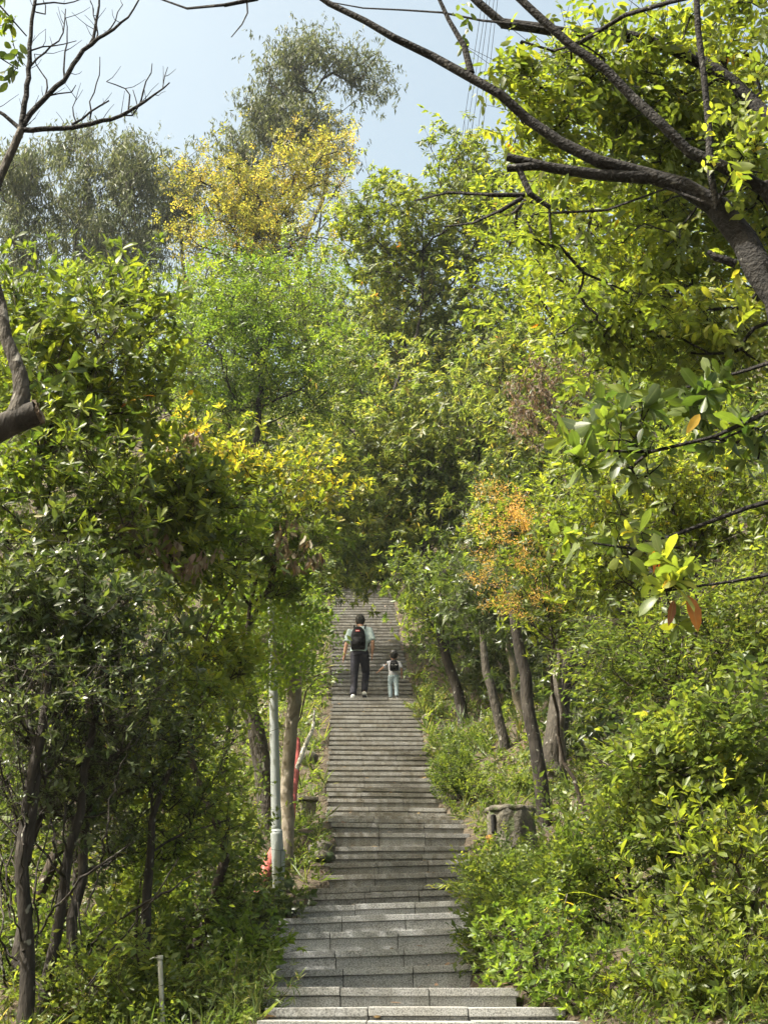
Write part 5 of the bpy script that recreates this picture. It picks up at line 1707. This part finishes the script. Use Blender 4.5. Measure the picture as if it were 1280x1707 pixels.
def backpack(label, loc, c, w_, h_, d_, tilt, strap_pts, red, voxel=.009):
    """c: centre of the bag relative to loc"""
    root = empty('backpack', tuple(np.array(loc) + np.array(c) - np.array([0, 0, h_ / 2])))
    tag(root, label, 'backpack')
    bm = bmesh.new()
    prof = [(0, .80, .7), (.06, .95, .95), (.3, 1.0, 1.0), (.6, .96, .92), (.82, .80, .75), (.95, .5, .5), (1, .25, .3)]
    rings = []
    for f, a, b in prof:
        ring = []
        for k in range(20):
            t = 2 * math.pi * k / 20
            cx_, sx_ = math.cos(t), math.sin(t)
            ex = .55
            ring.append(bm.verts.new((w_ / 2 * a * math.copysign(abs(cx_)**ex, cx_), d_ / 2 * b * math.copysign(abs(sx_)**ex, sx_) - (1 - b) * d_ * -.15, f * h_)))
        rings.append(ring)
    for A_, B_ in zip(rings[:-1], rings[1:]):
        for k in range(20): bm.faces.new((A_[k], A_[(k + 1) % 20], B_[(k + 1) % 20], B_[k]))
    bm.faces.new(rings[0][::-1])
    bm.faces.new(rings[-1])
    o = link('bag', pack('bag', bm, True), root, MATS['bag_black'])
    bm = bmesh.new()
    bmesh.ops.create_cube(bm, size=1)
    for v in bm.verts: v.co = Vector((v.co.x * w_ * .74 * (.9 if v.co.z > 0 else 1), v.co.y * d_ * .3, v.co.z * h_ * .46))
    bmesh.ops.bevel(bm, geom=bm.edges[:], offset=.022 * h_ / .45, segments=3, affect='EDGES')
    o = link('pocket', pack('pocket', bm, True), root, MATS['bag_black'])
    o.location = (0, -d_ * .42, h_ * .30)
    o = link('zip', tube_mesh('zip', [(-w_ * .33, -d_ * .47, h_ * .62), (0, -d_ * .5, h_ * .66), (w_ * .33, -d_ * .47, h_ * .62)], [.004] * 3, 6, .02), root, MATS['shoe_dark'])
    if red:
        o = link('red_patch', box_mesh('red_patch', w_ * .27, .008, .035, .003), root, MATS['bag_red'])
        o.location = (-.01, -d_ * .5 - .006, h_ * .80)
        q = link('patch_mark', box_mesh('patch_mark', w_ * .2, .004, .010, .001), o, MATS['bag_white'])
        q.location = (0, -.0025, -.012)
    else:
        for sx in (-1, 1):
            q = link('reflective_mark', box_mesh('reflective_mark', w_ * .2, .005, .012, .001), root, MATS['bag_white'])
            q.location = (sx * w_ * .22, -d_ * .56, h_ * .5)
    q = link('grab_loop', tube_mesh('grab_loop', [(-.03, 0, h_ * .97), (0, -.01, h_ + .03), (.03, 0, h_ * .97)], [.006] * 3, 6, .01), root, MATS['bag_black'])
    off = np.array(c) - np.array([0, 0, h_ / 2])
    for pts_ in strap_pts:
        pts2 = [np.array(p) - off for p in pts_]
        me = tube_mesh('strap', pts2, [.014 * h_ / .45] * len(pts2), 8, .02)
        link('strap', me, root, MATS['bag_black'])
    return root


def step_top(d):
    i = int(np.searchsorted(SD, d, 'right') - 1)
    return float(SZ[i])


# man: stands at photo column 598
md = 27.2 + .16
mz = step_top(md)
mx = P(599, 1160, md)[0]
rise_ = step_top(md + .3) - mz
k_ = 1.80 / 1.76
J = dict(pelvis=(-.015, .03, .97), waist=(-.01, .05, 1.10), chest=(0, .085, 1.30), shoulder=(.005, .11, 1.45), neck=(.005, .13, 1.525), head=(.005, .165, 1.645),
         shL=(-.19, .10, 1.41), elL=(-.265, .05, 1.14), wrL=(-.31, .10, .90), shR=(.195, .10, 1.425), elR=(.262, .0, 1.155), wrR=(.25, .06, .93),
         hipL=(-.085, .03, .93), knL=(-.105, .07, .50), anL=(-.12, -.03, .09), ftL=(-.135, .11, .035), hipR=(.085, .03, .93), knR=(.125, .25, .58), anR=(.095, .13, .125 + rise_), ftR=(.115, .25, .045 + rise_))
J = {k: tuple(np.array(v) * k_) for k, v in J.items()}
J['anR'] = (J['anR'][0], J['anR'][1], .19 + rise_)
J['ftR'] = (J['ftR'][0], J['ftR'][1], .04 + rise_)
mloc = (mx, md, mz)
person('person in pale T-shirt and dark trousers climbing the steps', mloc, J, 1.05, .112 * k_, ('shirt_pale', 'trousers_dark', 'shoe_white', 'shoe_dark'), 1)
straps = [[(-.10, -.07, 1.44), (-.11, .02, 1.515), (-.12, .15, 1.45), (-.13, .20, 1.28), (-.17, .12, 1.10), (-.14, -.06, 1.05)],
          [(.10, -.07, 1.44), (.11, .02, 1.515), (.12, .15, 1.45), (.14, .20, 1.28), (.185, .12, 1.16), (.10, -.08, 1.03)]]
straps = [[tuple((np.array(p) + np.array([0, .03, 0])) * k_) for p in q] for q in straps]
backpack('black backpack with a small red patch, worn by the taller walker', mloc, (-.03, -.105, 1.25), .31, .49, .19, 0, straps, True)

# child
kd = 27.2 + .12
kz = step_top(kd)
kx = P(656, 1160, kd)[0]
ks = .60
J = dict(pelvis=(0, .01, .485), waist=(0, .015, .56), chest=(0, .02, .67), shoulder=(0, .03, .765), neck=(0, .035, .81), head=(.005, .05, .915),
         shL=(-.115, .03, .745), elL=(-.215, .03, .655), wrL=(-.30, .05, .585), shR=(.115, .03, .745), elR=(.16, .02, .62), wrR=(.165, .05, .49),
         hipL=(-.05, .01, .46), knL=(-.07, .10, .30), anL=(-.06, .10, .05 + rise_), ftL=(-.065, .19, .025 + rise_), hipR=(.05, .01, .46), knR=(.06, .02, .25), anR=(.065, -.01, .055), ftR=(.07, .08, .022))
kloc = (kx, kd, kz)
person('child in grey T-shirt and light blue jeans with one arm held out', kloc, J, ks, .098, ('shirt_grey', 'jeans_light', 'shoe_dark', 'shoe_white'), 1, voxel=.011)
straps = [[(-.05, -.04, .76), (-.06, .02, .80), (-.065, .08, .75), (-.07, .10, .68), (-.09, .05, .60), (-.05, -.05, .60)], [(.05, -.04, .76), (.06, .02, .80), (.065, .08, .75), (.07, .10, .68), (.09, .05, .60), (.05, -.05, .60)]]
backpack('small black backpack with white marks, worn by the child', kloc, (0.01, -.105, .672), .185, .22, .095, 0, straps, False)

# ------------------------------------------------------------------ undergrowth
def in_view(n, d0, d1, rng, near=.15, far_l=None):
    """ground points beside the stairway inside the camera's wedge"""
    out = []
    while len(out) < n:
        m = 4000
        d = d0 * (d1 / d0)**rng.random(m)
        x = rng.uniform(-1, 1, m) * (.33 * d + .8)
        l, r = edge_x(np.clip(d, 5, 42))
        ok = (x < l - near * rng.random(m)) | (x > r + near * rng.random(m)) | (d > 42)
        out.extend(np.stack([x, d], -1)[ok])
    q = np.array(out[:n])
    return np.stack([q[:, 0], q[:, 1], ground(q[:, 0], q[:, 1])], -1)


def cover(name, label, kind, n, d0, d1, hgt, size, shape, res, wid, mat, seed, updir=1.0, near=.15):
    rng = np.random.default_rng(seed)
    S = in_view(n, d0, d1, rng, near)
    patch = np.clip(.55 + .6 * vnoise(S, 1.1, seed), .15, 1.3)
    S[:, 2] += rng.random(n)**1.3 * hgt * patch * np.clip(S[:, 1] / 14, .7, 2.5)
    A = rng.normal(0, .5, (n, 3)) + np.array([0, -.15, updir])
    lv = leaves_from_sprays(kind, S, A, np.tile([0, 0, 1.0], (n, 1)), size * rng.uniform(.7, 1.3, n) * np.clip(S[:, 1] / 14, .8, 2.0), rng)
    o = link(name, leaves_mesh(name, lv, shape, res, wid), None, MATS[mat])
    tag(o, label, None, None, 'stuff')
    return o


cover('ground_cover', 'low leafy undergrowth covering both banks beside the steps', 'herb', 14000, 7.0, 42, .45, .055, 'ell', 0, .5, 'leaf_under', 301)
cover('fern_cover', 'fine-leaved weeds scattered over the banks', 'fine', 1600, 7.5, 40, .5, .035, 'ell', 0, .5, 'leaf_under', 302)
cover('grass', 'long grass and straw tufts along the step edges', 'grass', 4500, 7.5, 36, .04, .2, 'lance', 0, .06, 'leaf_straw', 303, near=.05)
cover('leaf_litter', 'dry brown fallen leaves on the soil', 'hang', 2500, 7.5, 40, .03, .06, 'ell', 0, .45, 'leaf_dead', 304, updir=.2)
rng = np.random.default_rng(310)
n = 420
i_ = rng.integers(4, len(SD) - 1, n)
l_, r_ = edge_x(SD[i_])
u_ = rng.random(n)
u_ = np.where(rng.random(n) < .55, np.where(u_ < .5, u_ * .3, 1 - (1 - u_) * .3), u_)
S = np.stack([l_ + (r_ - l_) * u_, SD[i_] + rng.random(n)**.5 * (np.diff(SD)[i_] - .03), SZ[i_] + .022], -1)
S[:, 2] += np.tan(np.radians(-tilt_at(SD[i_]))) * (S[:, 0] - (l_ + r_) / 2)
D_ = rng.normal(0, 1, (n, 3)) * np.array([1, 1, .12])
fl = dict(B=S, F=frames(D_, np.tile([0, 0, 1.0], (n, 1)) + rng.normal(0, .3, (n, 3))), L=rng.uniform(.05, .10, n), tint=rng.random(n), clump=rng.random(n))
tag(link('fallen_leaves', leaves_mesh('fallen_leaves', fl, 'ell', 2, .42, curl=.3), None, MATS['leaf_dead']), 'dry fallen leaves lying on the granite steps', None, None, 'stuff')
# distant wooded slope
rng = np.random.default_rng(305)
n = 3500
d = rng.uniform(38, 66, n)
x = rng.uniform(-1, 1, n) * (.33 * d)
hill = ground(x, d)
S = np.stack([x, d, hill + rng.random(n) * (2.2 + 1.8 * vnoise(np.stack([x, d, 0 * d], -1), .35, 2))], -1)
lv = leaves_from_sprays('mango', S, rng.normal(0, .4, (n, 3)) + np.array([0, -.2, .8]), np.tile([0, 0, 1.0], (n, 1)), 0.32 * rng.uniform(.7, 1.3, n), rng)
tag(link('wooded_slope', leaves_mesh('wooded_slope', lv, 'lance', 0, .34), None, MATS['leaf_mango']), 'distant thicket covering the upper hillside', None, None, 'stuff')
if False: print('TRIS', sum(len(o.data.loop_triangles) if o.data.calc_loop_triangles() is None else 0 for o in SC.objects if o.type == 'MESH'), len(SC.objects))

# ------------------------------------------------------------------ haze
m, nt, out = new_mat('haze')
pv = N(nt, 'ShaderNodeVolumePrincipled')
pv.inputs['Color'].default_value = (.82, .88, .95, 1)
pv.inputs['Density'].default_value = .00025
pv.inputs['Anisotropy'].default_value = .2
nt.links.new(pv.outputs[0], out.inputs['Volume'])
bm = bmesh.new()
bmesh.ops.create_cube(bm, size=1.0)
lo, hi = (-95, -45, -9), (95, 165, 66)
for v in bm.verts:
    v.co = Vector([lo[i] + (v.co[i] + .5) * (hi[i] - lo[i]) for i in range(3)])
tag(link('haze', pack('haze', bm), None, m), 'thin pale haze in the air over the whole slope', None, None, 'stuff')
